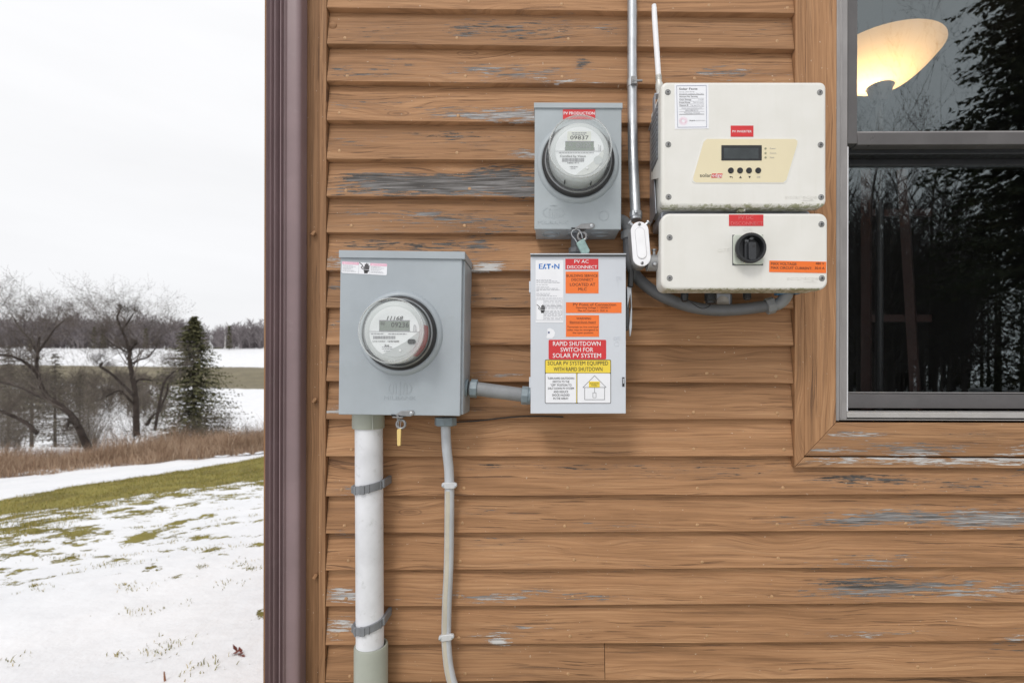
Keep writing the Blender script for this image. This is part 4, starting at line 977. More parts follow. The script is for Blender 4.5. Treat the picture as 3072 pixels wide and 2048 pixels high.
def smooth_path(P, n=8):
    P = [Vector(p) for p in P]; out = []
    for i in range(len(P)-1):
        a = P[i-1] if i else P[i]*2-P[i+1]; b, c = P[i], P[i+1]; d = P[i+2] if i+2 < len(P) else P[i+1]*2-P[i]
        for j in range(n):
            t = j/n; out.append(.5*((2*b) + (c-a)*t + (2*a-5*b+4*c-d)*t*t + (3*b-a-3*c+d)*t**3))
    out.append(P[-1]); return out
def pq(L): return [Q(u, v, p) for u, v, p in L]
def screw(parent, S, a, b, r, name='screw'):
    x, z = S.P(a, b); k = S.k(); p = S.p; r *= k
    mb = MB(); mb.lathe(x, z, [(r*1.15,p-.001),(r*1.15,p+.0006),(r*.98,p+.0006),(r*.9,p-.0006)], 20, False, False); o = put(name, mb, LIDDARK, parent, 0)
    mb = MB(); mb.lathe(x, z, [(r*.82,p-.001),(r*.80,p+.0008),(r*.62,p+.0018),(r*.34,p+.0018),(r*.30,p+.0004)], 18); h = put('screw_head', mb, STEEL, o, 40)
    mb = MB(); mb.lathe(x, z, [(r*.30,p+.0003),(r*.29,p+.0012)], 6); put('socket', mb, BLACKP, o, 0)
    return o

# ------------------------------------------------------------------ inverter
S = Sheet(.183, ZI); zlow = S.P(1000,1372)[1]
inv = thing('inverter', 'cream white solar inverter with small dark screen, four buttons and Solar Facts sticker', 'inverter', (S.P(1016,1372)[0], -.1, zlow))
CREAM1 = inverter_mat('cream_inverter_plastic', 0.0, .020); CREAM2 = inverter_mat('cream_switch_plastic', 0.0, .011)
mb = MB(); mb.prism(rrect(S, 207, 146, 1830, 1372, 64, 8), S.p, S.p-.034); cov = put('cover', mb, CREAM1, inv, 30, .0075, 5)
X0 = S.P(209,700)[0]
def sideplate(name, pts, x0, x1, mat, parent):               # pts of (p, a, b): outline seen from the side
    mb = MB(); P = []
    for p, b in pts: P.append((p, Sheet(p, ZI).P(300, b)[1]))
    n = len(P); mb.add([(x0,-p,z) for p, z in P] + [(x1,-p,z) for p, z in P], [tuple(range(n)), tuple(range(2*n-1,n-1,-1))] + [(i,(i+1)%n,n+(i+1)%n,n+i) for i in range(n)])
    return put(name, mb, mat, parent, 0, .001)
mb = MB(); mb.prism(rrect(S, 250, 190, 1795, 1345, 60, 6), S.p-.0345, .045); body = put('body', mb, CREAM1, inv, 30, .004, 3)
chk = sideplate('side_cheek', [(.147,300),(.066,475),(.066,1105),(.147,1088)], X0+.0015, X0+.014, CREAM1, inv)
lv = sideplate('louvre', [(.143,345),(.074,540),(.074,1030),(.143,900)], X0, X0+.0014, LOUVER, chk)
mb = MB()
for i in range(13):
    b0 = 395 + i*48
    z0 = Sheet(.141, ZI).P(300, b0)[1]; z1 = Sheet(.076, ZI).P(300, b0+115)[1]
    if b0+115 > 1020 or b0 > 890: continue
    mb.add([(X0-.0012,-.141,z0),(X0-.0012,-.076,z1),(X0-.0012,-.076,z1-.0022),(X0-.0012,-.141,z0-.0022),(X0,-.141,z0+.001),(X0,-.076,z1+.001),(X0,-.076,z1-.0032),(X0,-.141,z0-.0032)],
           [(0,1,2,3),(0,4,5,1),(2,6,7,3),(0,3,7,4),(1,5,6,2)])
put('louvre_slats', mb, HEATS, chk, 0)
sideplate('bracket', [(.062,540),(.036,560),(.036,1560),(.105,1440),(.085,1110),(.062,1100)], X0+.004, X0+.006, HEATS, inv)
mb = MB(); mb.prism(rrect(S, 260, 1340, 1790, 1460, 30, 4), .13, .03); put('mounting_plate', mb, HEATS, inv, 30, .003)
mb = MB(); mb.prism(rrect(S, 985, 1376, 1056, 1396, 3), S.p-.012, S.p-.03); put('clip_tab', mb, CREAM1, inv, 0, .001)
for a, b in ((273,253),(277,765),(280,1278),(1763,255),(1770,768),(1775,1280)): screw(inv, S, a, b, 24)
par = [(655,712),(1515,712),(1540,730),(1538,765),(1432,1112),(1402,1137),(548,1137),(522,1120),(522,1085),(622,742)]
mb = MB(); cxp, cyp = 1030, 925
outer = [(cxp+(a-cxp)*1.018+(4 if a>cxp else -4), cyp+(b-cyp)*1.045) for a, b in par]; n = len(par)
mb.prism([S.P(a,b) for a,b in outer], S.p+.0009, S.p-.002); pan_rim = put('panel_rim', mb, CREAM1, inv, 0, .0008)
mb = MB(); mb.prism([S.P(a,b) for a,b in par], S.p+.0012, S.p-.001); pan = put('control_panel', mb, CREAMP, inv, 0)
Sk = Sheet(S.p+.0012, ZI)
mb = plate(Sk, 797, 772, 1193, 921, 4, .0006); scn = put('screen', mb, BLACKP, pan, 0)
mb = plate(Sk, 820, 800, 1160, 906, 2, .0010); put('screen_glass', mb, SCREEN, scn, 0)
for y_, s_ in ((803,'Power'),(848,'Comm.'),(891,'Fault')):
    mb = MB(); x, z = Sk.P(1230,y_); mb.lathe(x, z, [(11*S.k(),Sk.p-.0003),(10*S.k(),Sk.p+.0008),(5*S.k(),Sk.p+.0012)], 16); put('indicator', mb, LED, pan)
mb = MB()
for y_, s_ in ((811,'Power'),(856,'Comm.'),(899,'Fault')): text(Sk, s_, 1273, y_, 15, mb, None, 'L', 0, .0004)
text(Sk, 'OK', 1163, 1092, 18, mb, 36, 'C', 0, .0004)
put('small_lettering', mb, INKG, pan, 0)
for a in (890,980,1068,1158):
    mb = MB(); x, z = Sk.P(a,1019); k = S.k(); mb.lathe(x, z, [(29*k,Sk.p-.0005),(28*k,Sk.p+.0012),(24*k,Sk.p+.0020),(10*k,Sk.p+.0016)], 24); put('button', mb, BLACKP, pan, 40)
mb = MB(); mb.prism([Sk.P(972,1093),Sk.P(985,1072),Sk.P(998,1093)], Sk.p+.0004, Sk.p); mb.prism([Sk.P(1062,1074),Sk.P(1087,1074),Sk.P(1074,1095)], Sk.p+.0004, Sk.p)
line(Sk, [(884,1081),(904,1081),(904,1094)], 5, .0004, mb); mb.prism([Sk.P(876,1081),Sk.P(890,1072),Sk.P(890,1090)], Sk.p+.0004, Sk.p)
text(Sk, 'solar', 587, 1082, 34, mb, 112, 'L', .012, .0004); put('dark_lettering', mb, INK, pan, 0)
mb = MB(); mb.prism([Sk.P(706,1049),Sk.P(809,1049),Sk.P(800,1090),Sk.P(698,1090)], Sk.p+.0004, Sk.p-.0003); lg = put('red_name_block', mb, RED, pan, 0)
mb = MB(); text(Sk, 'edge', 706, 1082, 32, mb, 98, 'L', .015, .0009); put('lettering', mb, WHITEP, lg, 0)
Sv = Sheet(S.p+.0002, ZI)
sticker(inv, Sv, (889,580,1111,688), RED, [('PV INVERTER',998,649,22,188,'C',.01)], 0, WHITEP)
sf = sticker(inv, Sheet(S.p+.0002, ZI, -.6, (500,390)), (340,172,672,612), WHITE, [], 0, note='white sticker headed Solar Facts')
S3 = Sheet(S.p+.0002, ZI, -.6, (500,390))
mb = MB(); line(S3, [(360,190),(650,190),(650,596),(366,596),(360,190)], 3, .001, mb); put('border', mb, NAVY, sf, 0)
mb = MB(); text(S3, 'Solar Facts', 384, 230, 19, mb, 178, 'L', .04, .001)
for s_, y_, w_ in (('Amount Per Serving',303,180),('Clean Energy',333,118),('Fossil Fuels',361,106),('Vitamin B',388,88)): text(S3, s_, 384, y_, 12, mb, w_, 'L', .03, .001)
text(S3, 'sun', 482, 537, 15, mb, 48, 'L', .03, .001)
for y_, wd in ((280,3.5),(470,3.5)): line(S3, [(384,y_),(626,y_)], wd, .001, mb)
put('lettering', mb, INK, sf, 0)
mb = MB(); rg = random.Random(2)
for s_, y_, a in (('Loads!',332,572),('Not so much.',359,522),('Yep, got that too!',387,492)): text(S3, s_, a, y_, 11, mb, 624-a, 'L', .01, .001)
text(S3, 'www.suncommon.com', 406, 414, 11, mb, 200, 'L', .01, .001); text(S3, '(802) 882-8181', 442, 437, 11, mb, 126, 'L', .01, .001); text(S3, 'Waterbury, Vermont', 428, 462, 11, mb, 158, 'L', .01, .001)
text(S3, 'Serving: Clean Energy', 384, 254, 10, mb, 150, 'L', 0, .001); text(S3, 'Servings Per Container: Many Years', 384, 272, 10, mb, 240, 'L', 0, .001)
text(S3, 'common', 530, 537, 13, mb, 106, 'L', 0, .001)
for y_ in (314,342,369,395,420,444): line(S3, [(384,y_),(626,y_)], 1.5, .001, mb)
put('fine_print', mb, INKG, sf, 0)
mb = MB()
for i in range(22):
    a = 2*math.pi*i/22; line(S3, [(422+18*math.cos(a),534+18*math.sin(a)),(422+42*math.cos(a),534+42*math.sin(a))], 4, .001, mb)
put('sunburst', mb, PINKPALE, sf, 0)
mb = MB(); text(S, 'solar', 1422, 1292, 38, mb, 160, 'L', .0, .0003, 0, .0004); text(S, 'edge', 1588, 1292, 38, mb, 146, 'L', 0, .0003, 0, .0004); line(S, [(1588,1310),(1700,1312)], 5, .0008, mb); put('embossed_lettering', mb, CREAM1, cov, 0)

# ------------------------------------------------------------------ direct-current switch box under the inverter
S = Sheet(.190, ZD); zlow = S.P(1300,958)[1]
dc = thing('switch_unit', 'cream white switch box with black rotary knob below the solar inverter', 'switch box', (S.P(1330,958)[0], -.1, zlow))
mb = MB(); mb.prism(rrect(S, 440, 140, 2224, 958, 92, 8), S.p, S.p-.030); cov = put('cover', mb, CREAM2, dc, 30, .006, 5)
mb = MB(); mb.prism(rrect(S, 446, 425, 2214, 952, 88, 8), S.p-.0305, .128, rrect(S, 450, 470, 2200, 950, 80, 8)); put('body', mb, CREAM2, dc, 30, .003, 3)
mb = MB(); mb.prism(rrect(S, 480, 160, 2180, 940, 60, 6), S.p-.031, .045, rrect(S, 600, 260, 2060, 880, 60, 6)); put('back_body', mb, CREAM2, dc, 30, .003)
for a, b in ((530,402),(531,835),(2153,260),(2158,837)): screw(dc, S, a, b, 27)
Sv = Sheet(S.p+.0002, ZD)
sticker(dc, Sv, (1165,157,1532,278), RED, [('PV DC',1345,208,36,158,'C',.01),('DISCONNECT',1356,270,38,344,'C',.005)], 0, REDFADE, note='red label with worn letters')
mb = MB(); text(S, 'ON', 1366, 332, 38, mb, 96, 'C', 0, .0003, 0, .0004); put('embossed_on', mb, CREAM2, cov, 0)
mb = MB(); text(S, 'OFF', 1104, 556, 38, mb, 126, 'C', 0, .0003, 0, .0004); put('embossed_off', mb, CREAM2, cov, 0)
mb = MB()
text(S, 'solar', 1786, 852, 40, mb, 170, 'L', 0, .0003, 0, .0004); text(S, 'edge', 1960, 852, 40, mb, 160, 'L', 0, .0003, 0, .0004); line(S, [(1960,872),(2105,876)], 5, .0008, mb); put('embossed_lettering', mb, CREAM2, cov, 0)
mb = MB(); mb.prism(rrect(S, 1200, 373, 1529, 700, 2), S.p+.0006, S.p-.001); put('switch_gasket', mb, LIDDARK, dc, 0)
mb = MB(); mb.prism(rrect(S, 1206, 376, 1526, 692, 26), S.p+.005, S.p); sp = put('switch_plate', mb, SWITCHG, dc, 30, .0015)
Sk = Sheet(.214, ZD); x, z = Sk.P(1406,508); k = Sk.k()
kn = MB(); kn.lathe(x, z, [(140*k,.195),(146*k,.200),(161*k,.205),(161*k,.213),(155*k,.2145),(132*k,.2145),(128*k,.2125),(122*k,.198),(0.1*k,.198)], 48); knob = put('rotary_knob', kn, BLACKP, dc, 40)
mb = MB(); mb.prism(rrect(Sk, 1350, 440, 1410, 640, 3), .205, .198); mb.prism([Sk.P(1378,455),Sk.P(1400,446),Sk.P(1458,452),Sk.P(1458,632),Sk.P(1406,640),Sk.P(1378,628)], .2135, .198); put('grip', mb, plain('charcoal_plastic', (.03,.032,.036), .4, 0, .1), knob, 30, .0008)
mb = MB(); mb.prism(circ(Sk,1434,490,16,14), .2139, .2137); put('padlock_hole', mb, BLACKR, knob, 0)
mb = MB(); mb.prism([Sk.P(1396,402),Sk.P(1438,374),Sk.P(1468,388),Sk.P(1424,414)], .2045, .198); mb.prism(rrect(Sk,1352,412,1392,436,2), .2055, .198); put('pointer', mb, plain('grey_pointer', (.14,.145,.15), .4, 0, .1), knob, 0, .0004)
mb = MB(); S5 = Sheet(.196, ZD); mb.prism([S5.P(1240,578),S5.P(1262,570),S5.P(1276,600),S5.P(1254,612)], .2, .195); put('stop', mb, BLACKR, knob, 0)
So = Sheet(S.p+.0002, ZD, 1.1, (1597,648))
sticker(dc, So, (1597,648,2206,770), ORANGE, [('MAX VOLTAGE:',1614,693,26,276,'L',.01),('480 V',2182,682,26,92,'R',.01),('MAX CIRCUIT CURRENT:',1614,736,26,438,'L',.01),('30.0 A',2186,731,26,104,'R',.01)], 0, INK, note='orange label giving maximum voltage and current')
# cable glands under the box
def gland(u0, u1, v0, v1, p, label, kind):
    a, b = Q(u0, v0, p), Q(u1, v1, p); cx = (a.x+b.x)/2; r = (b.x-a.x)/2; zt, zb_ = a.z+.012, b.z; H = a.z - b.z
    mb = MB(); mb.lathez(cx, -p, [(0,zt),(r,zt),(r,a.z-H*.22),(r*.9,a.z-H*.26)], 6); hx = put('gland_nut', mb, BLACKP, dc, 20, .001)
    mb = MB(); mb.lathez(cx, -p, [(r*.9,a.z-H*.25),(r*.92,a.z-H*.7),(r*.75,a.z-H*.78),(r*.72,a.z-H*.92),(r*.45,zb_),(0,zb_)], 18); put('gland_cap', mb, BLACKP, hx, 40)
gland(2041, 2066, 872, 905, .115, '', 0); gland(2112, 2150, 872, 913, .115, '', 1); gland(2228, 2254, 878, 900, .11, '', 2)
mb = MB(); mb.tube(smooth_path(pq([(2062,897,.118),(2080,912,.12),(2105,925,.12),(2125,920,.118),(2133,910,.116)])), .0012, 6); put('cap_leash', mb, BLACKP, dc)
Sb = Sheet(.06, ZD); mb = MB(); mb.prism(rrect(Sb, 1035, 1000, 1180, 1112, 3), .06, .035); br = put('wall_bracket', mb, HEATS, dc, 0, .001)
mb = MB(); x, z = Sb.P(1098,1090); mb.lathe(x, z, [(66*Sb.k(),.06),(64*Sb.k(),.062),(60*Sb.k(),.0615),(20*Sb.k(),.061),(16*Sb.k(),.0605)], 28); put('washer', mb, plain('tan_washer', (.36,.33,.29), .5, .2, .15, 40), br, 40)
mb = MB(); mb.prism(rrect(Sb, 1180, 1005, 1200, 1112, 2), .058, .032); put('bracket_edge', mb, LIDDARK, br, 0)

# ------------------------------------------------------------------ antenna
pa = .10
an = thing('antenna', 'white stick antenna standing at the inverter corner beside the metal conduit', 'antenna', Q(1976, 300, pa))
mb = MB(); mb.tube(pq([(1962.5,24,pa),(1964,60,pa),(1975.5,228,pa)]), [.0060,.0064,.0064], 14); put('rod', mb, WHITEP, an, 40)
mb = MB(); mb.tube(pq([(1962,16,pa),(1962.6,26,pa)]), .0054, 14); put('tip', mb, WHITE, an, 40)
CONN = plain('antenna_collar', (.62,.61,.57), .4, .3, .15, 60)
mb = MB(); mb.tube(pq([(1975.3,226,pa),(1976.5,246,pa),(1978,255,pa),(1978,268,pa),(1978,272,pa),(1977,290,pa)]), [.0066,.0070,.0095,.0095,.0075,.0072], 16); put('collar', mb, CONN, an, 40)
for v in (229,234,239): mb = MB(); mb.tube(pq([(1975.4+(v-226)*.06,v,pa),(1975.5+(v-226)*.06,v+1.8,pa)]), .0076, 14); put('collar_ring', mb, CONN, an)
a = Q(1961, 288, pa); mb = MB(); mb.box(a.x, a.x+.030, -pa-.012, -pa+.012, a.z-.002, a.z); mb.box(a.x, a.x+.0015, -pa-.012, -pa+.012, a.z-.05, a.z-.002); mb.box(a.x, a.x+.03, -pa+.0122, -.03, a.z-.05, a.z-.048); put('bracket', mb, HEATS, an, 0)

# ------------------------------------------------------------------ metal conduit with its pulling elbow
ec = thing('metal_conduit', 'shiny galvanised steel conduit running down the wall to the oval-covered elbow', 'conduit', Q(1908, 665, .115))
mb = MB(); mb.tube(smooth_path(pq([(1892,-420,.046),(1896,-60,.046),(1896.5,150,.046),(1896.8,260,.046),(1897.5,380,.050),(1899,470,.066),(1903,560,.098),(1907,650,.118)]), 6), .0121, 20); put('pipe', mb, ZINC, ec, 60)
mb = MB(); mb.tube(pq([(1896.6,241,.046),(1896.8,262,.046)]), .0134, 20); stp = put('strap', mb, ZINC, ec, 60)
mb = MB(); c = Q(1905, 243, .058); mb.box(c.x-.010, c.x+.004, -.066, -.056, c.z-.011, c.z+.008); put('strap_ear', mb, STEEL, stp, 0, .001)
mb = MB(); mb.tube(pq([(1900,243,.064),(1927,242.5,.064)]), .0026, 8); mb.tube(pq([(1896,243,.064),(1902,243,.064)]), .0052, 6); put('bolt', mb, STEEL, stp)
mb = MB(); mb.tube(pq([(1907.5,636,.117),(1907.5,651,.118),(1907.8,652,.118),(1908,660,.119)]), [.0150,.0150,.0132,.0132], 8); fit = put('fitting', mb, ZINC, ec, 20, .001)
mb = MB(); mb.tube(pq([(1908,633,.135),(1908,640,.136)]), .0042, 8); put('set_screw', mb, ZINC, fit)
Sc = Sheet(.163, ZC)
def caps_(S, ax, ay, bx, by, ra, rb, n=12):
    an_ = math.atan2(by-ay, bx-ax); out = []
    for i in range(n+1): t = an_ + math.pi/2 + math.pi*i/n; out.append(S.P(ax+ra*math.cos(t), ay+ra*math.sin(t)))
    for i in range(n+1): t = an_ - math.pi/2 + math.pi*i/n; out.append(S.P(bx+rb*math.cos(t), by+rb*math.sin(t)))
    return out
cb = thing('pulling_elbow', 'silver pulling elbow with bright oval screwed cover left of the switch box', 'elbow', (Sc.P(460,1000)[0], -.14, Sc.P(460,1000)[1]))
mb = MB(); mb.prism(caps_(Sc, 442, 400, 478, 850, 146, 148), .160, .113, caps_(Sc, 440, 410, 476, 862, 140, 142)); put('body', mb, CAST, cb, 40, .004, 3)
mb = MB(); mb.prism(caps_(Sc, 443, 400, 478, 850, 148, 150), .1635, .1605); cc = put('cover', mb, CASTCOVER, cb, 30, .0008)
mb = MB(); mb.prism(caps_(Sc, 444, 432, 480, 800, 84, 84), .1636, .1634); rim = put('cover_groove', mb, plain('groove_grey', (.50,.50,.51), .5, .1, .1), cc, 0)
mb = MB(); mb.prism(caps_(Sc, 445, 434, 480, 798, 78, 78), .1655, .1630); put('cover_field', mb, CASTCOVER, cc, 30, .0012)
for a, b in ((437,297),(483,947)):
    x, z = Sc.P(a, b); r = 27*Sc.k(); mb = MB(); mb.lathe(x, z, [(r,.1630),(r*.95,.1648),(r*.6,.1658)], 16); s_ = put('cover_screw', mb, STEEL, cc, 40)
    mb = MB(); mb.box(x-.0006, x+.0006, -.1662, -.1655, z-r*.8, z+r*.8); put('slot', mb, BLACKP, s_, 0)
mb = MB(); mb.tube(pq([(1940,789,.135),(1974,789,.135)]), .0188, 20); hub = put('side_hub', mb, CAST, cb, 50, .001)
mb = MB(); mb.tube(pq([(1974,789,.135),(1977,789,.135)]), .0172, 20); put('rust_ring', mb, plain('rusty_ring', (.17,.075,.035), .8, 0, .3, 60), hub, 50)
mb = MB(); mb.tube(pq([(1977,789,.135),(1984,789,.135)]), .0215, 8); put('lock_nut', mb, ZINC, hub, 20)
for (u0, v0, u1, v1, p) in ((1962,765,1962,752,.140),(1898,676,1890,668,.14),(1935,676,1943,668,.14)):
    mb = MB(); mb.tube(pq([(u0,v0,p),(u1,v1,p)]), .0034, 8); mb.tube(pq([(u1,v1,p),(u1+(u1-u0)*.3,v1+(v1-v0)*.3,p)]), .0056, 10); put('set_screw', mb, ZINC, cb, 40)
x = Q(1964, 791, .157); mb = MB(); mb.lathe(x.x, x.z, [(.0052,.150),(.0050,.157),(.0034,.159)], 14); put('set_screw', mb, ZINC, cb, 40)

# ------------------------------------------------------------------ dark flexible conduit sweeping under the switch box
fc = thing('flexible_conduit', 'dark grey flexible conduit sweeping from the small meter box under the switch box', 'conduit', Q(2150, 952, .06))
mb = MB(); mb.tube(smooth_path(pq([(1886,715,.055),(1888,760,.055),(1900,812,.058),(1930,850,.062),(1985,888,.066),(2060,917,.068),(2140,930,.068),(2220,928,.070),(2300,918,.074)]), 8), .0142, 18); put('pipe', mb, PVCGREY, fc, 60)
mb = MB(); mb.tube(smooth_path(pq([(1856,660,.060),(1866,661,.058),(1878,670,.056),(1886,690,.055),(1886,700,.055)])), .0135, 16); put('elbow', mb, PVCMID, fc, 60)
mb = MB(); mb.tube(pq([(1885.5,694,.055),(1886,716,.055)]), .0195, 8); put('compression_nut', mb, PVCMID, fc, 20, .0015)
mb = MB(); mb.tube(pq([(2298,920,.074),(2322,914,.076)]), .0205, 8); put('compression_nut', mb, PVCMID, fc, 20, .0015)
mb = MB(); mb.tube(smooth_path(pq([(2318,916,.076),(2334,912,.078),(2348,902,.082),(2358,888,.088),(2362,876,.092)])), [.0145]*8*4+[.0155], 16); put('elbow', mb, PVCMID, fc, 60)
c = Q(2360, 880, .092); mb = MB(); mb.lathez(c.x, -.095, [(0,c.z+.004),(.029,c.z+.003),(.029,c.z-.002),(.018,c.z-.004)], 24); put('gasket', mb, BLUEP, fc, 40)

# ------------------------------------------------------------------ conduit nipples between the boxes
hn = thing('conduit_nipple', 'short grey conduit joining the large meter box to the disconnect switch', 'conduit', Q(1500, 1205, .075))
mb = MB(); mb.tube(pq([(1408,1164,.082),(1432,1166,.081),(1566,1184,.074),(1592,1186,.073)]), .0172, 20); put('pipe', mb, PVCMID, hn, 60)
for u, v, p in ((1412,1164,.082),(1565,1185,.074)):
    mb = MB(); mb.tube(pq([(u,v,p),(u+20,v+1.5,p)]), .0228, 8); put('hub_nut', mb, NUT, hn, 20, .0012)
for u, v, p in ((1398,1163,.082),(1585,1187,.073)):
    mb = MB(); mb.tube(pq([(u,v,p),(u+7,v+.5,p)]), .0215, 20); put('washer', mb, NUT, hn, 50, .001)
vn = thing('conduit_nipple', 'short dark upright conduit between the small meter box and the disconnect switch', 'conduit', Q(1727, 762, .07))
mb = MB(); mb.tube(pq([(1727,690,.072),(1727,768,.072)]), .0118, 16); put('pipe', mb, PVCGREY, vn, 60)
mb = MB(); mb.tube(pq([(1727,744,.072),(1727,760,.072)]), .0175, 8); put('hub_nut', mb, PVCGREY, vn, 20, .001)

# ------------------------------------------------------------------ service riser, cable and tie wire
PR = .072
rs = thing('service_riser', 'thick white painted conduit rising to the large meter box', 'conduit', (Q(1108,2048,PR).x, -PR, .03))
a = Q(1106.5, 1270, PR); b = Q(1110, 1980, PR); low = Q(1113, 2048, PR)
dirx = (b.x-a.x)/(a.z-b.z)
mb = MB(); mb.tube([(a.x,-PR,a.z+.02),(b.x,-PR,b.z),(b.x+dirx*.4,-PR,b.z-.4)], .0333, 28); put('pipe', mb, RISER, rs, 60)
mb = MB(); zt = Q(1105,1244,PR).z; zb_ = Q(1105,1284,PR).z; mb.lathez(a.x-.001, -PR, [(.030,zt+.012),(.0385,zt+.012),(.0385,zb_+.002),(.0372,zb_),(.0334,zb_)], 30); cp = put('coupling', mb, OLIVE, rs, 40)
mb = MB(); xx = Q(1119,1260,PR+.038).x; mb.box(xx-.0012, xx+.0012, -PR-.0395, -PR-.037, zb_+.001, zt+.01); put('mould_line', mb, OLIVE, cp, 0)
c = Q(1111, 1957, PR+.03); mb = MB(); mb.lathez(b.x+.002, -PR+.002, [(.0348,c.z-.012),(.0350,c.z+.004),(.0392,c.z+.004),(.0405,c.z),(.0405,.0),(.0,.0)], 32); put('sleeve', mb, OLIVE, rs, 40)
def riser_strap(v, cx_, tilt):
    zc_ = Q(1108, v, PR+.03).z; mb = MB(); n = 28
    for i in range(n+1):                                    # clamp band round the pipe, ends on the wall
        t = R(150 + 240*i/n); x, y = cx_ + .0372*math.cos(t), -PR + .0372*math.sin(t)
        for dr, dz in ((-.0035,-.0095),(0.001,-.0095),(0.001,.0095),(-.0035,.0095)):
            rr = (.0372+dr)/.0372; mb.v.append((cx_+(x-cx_)*rr, -PR+(y+PR)*rr, zc_+dz+tilt*(x-cx_)))
    for i in range(n):
        for j in range(4): a_ = i*4+j; b_ = i*4+(j+1)%4; mb.f.append((a_, b_, b_+4, a_+4))
    sb = put('strap', mb, STRAPM, rs, 40, .0008)
    mb = MB(); mb.box(cx_+.0330, cx_+.0415, -PR-.012, -.024, zc_+tilt*.045-.010, zc_+tilt*.045+.010); put('strap_ear', mb, STRAPM, sb, 0, .002)
    mb = MB(); mb.box(cx_-.0415, cx_-.0330, -PR-.010, -.024, zc_-tilt*.04-.009, zc_-tilt*.04+.010); put('strap_ear', mb, STRAPM, sb, 0, .002)
    for dx, w_ in ((-.024,.004),(-.004,.012),(.012,.002),(.0345,.0016)):
        yy = -PR - math.sqrt(max(0,.0385**2-dx*dx)) - .001; mb = MB(); mb.box(cx_+dx-w_/2, cx_+dx+w_/2, yy-.001, yy+.006, zc_+tilt*dx-.011, zc_+tilt*dx+.0095); put('strap_rib', mb, STRAPM, sb, 0, .0006)
riser_strap(1466, a.x+.001, .18); riser_strap(1888, a.x+dirx*.33, .24)

cbp = [(1337,1262,.060),(1337,1290,.060),(1340,1345,.058),(1346,1400,.052),(1348,1450,.048),(1348,1520,.047),(1347,1640,.047),(1345,1720,.047),(1341,1800,.047),(1339,1880,.048),(1339,1920,.049),(1343,1975,.052),(1350,2020,.056),(1362,2060,.060),(1390,2120,.064),(1420,2200,.066),(1432,2320,.066)]
pts = smooth_path(pq(cbp), 6)
sc_b = thing('service_cable', 'thin grey cable running down beside the white riser', 'cable', (pts[-1].x, pts[-1].y, pts[-1].z))
mb = MB(); mb.tube(pts, .0121, 16); put('jacket', mb, CABLE, sc_b, 60)
mb = MB(); sub = [p_ for p_ in pts if Q(1340,2060,.06).z < p_.z < Q(1340,1470,.05).z]
for i, p_ in enumerate(sub):                                # weather-stained front of the jacket
    wob = .002*noise.noise(Vector((p_.z*14,0,3)))
    for a_ in (-122+0, -106, -90, -76): t = R(a_ - (8 if a_ == -122 else 0)) + wob*60*(a_ == -76); mb.v.append((p_.x+.01235*math.cos(t), p_.y+.01235*math.sin(t), p_.z))
for i in range(len(sub)-1):
    for j in range(3): a_ = i*4+j; mb.f.append((a_, a_+1, a_+5, a_+4))
put('stain', mb, CABLESTAIN, sc_b, 60)
mb = MB(); c = Q(1337, 1266, .062); zt, zb_ = Q(1337,1255,.062).z, Q(1337,1277,.062).z
mb.lathez(c.x, -.062, [(0,zt+.004),(.0275,zt+.003),(.0275,zb_+.002),(.022,zb_),(.0118,zb_-.001)], 8); put('gland_nut', mb, NUT, sc_b, 20, .001)
for v, u, p, tl in ((1455,1348,.048,0.0),(1911,1339,.049,.12)):
    c = Q(u, v, p+.012); mb = MB()
    sh = [(-.0195,-.002),(-.0185,.005),(-.012,.0075),(.012,.0075),(.0185,.005),(.0195,-.002),(.016,-.006),(.008,-.0085),(-.008,-.0085),(-.016,-.006)]
    mb.prism([(c.x+a_, c.z+b_+tl*a_) for a_, b_ in sh], p+.0150, p+.0060); cl = put('clamp', mb, CASTCOVER if False else plain('pale_zinc_clamp', (.60,.61,.62), .5, .2, .12, 60), sc_b, 30, .0015)
    for s_ in (-1, 1): mb = MB(); mb.lathe(c.x+s_*.0155, c.z-.001+tl*s_*.0155, [(.0032,p+.014),(.003,p+.0165),(.0015,p+.0172)], 12); put('clamp_screw', mb, ZINC, cl, 40)
tw = MB(); tw.tube(smooth_path(pq([(1360,1266,.045),(1400,1264,.040),(1450,1260,.036),(1500,1254,.034),(1560,1249,.034),(1620,1248,.034),(1690,1250,.034)])), .0016, 8)
tag(put('black_wire', tw, BLACKR, None, 60), 'thin black wire tacked between the large meter box and the disconnect switch', 'wire')
# ------------------------------------------------------------------ plants
def G(u, v, dep): d = ray(u, v); return CAM + d * (dep / d.y)
def blade(mb, p, h, w_, lean, rg, n=1):
    a = rg.uniform(0, 6.283); dx, dy = math.cos(a)*w_, math.sin(a)*w_; l = rg.uniform(0, lean)*h; b = rg.uniform(0, 6.283)
    o = len(mb.v); mb.v += [(p[0]-dx,p[1]-dy,p[2]-.01),(p[0]+dx,p[1]+dy,p[2]-.01),(p[0]+l*.4*math.cos(b)+dx*.7,p[1]+l*.4*math.sin(b)+dy*.7,p[2]+h*.6),(p[0]+l*.4*math.cos(b)-dx*.7,p[1]+l*.4*math.sin(b)-dy*.7,p[2]+h*.6),(p[0]+l*math.cos(b),p[1]+l*math.sin(b),p[2]+h)]
    mb.f += [(o,o+1,o+2,o+3),(o+3,o+2,o+4)]
def twig(mb, a, b, r):
    d = (b-a); s = d.orthogonal().normalized()*r; t = d.cross(s).normalized()*r; o = len(mb.v)
    mb.v += [tuple(a+s), tuple(a-s*.5+t*.87), tuple(a-s*.5-t*.87), tuple(b)]; mb.f += [(o,o+1,o+3),(o+1,o+2,o+3),(o+2,o,o+3)]
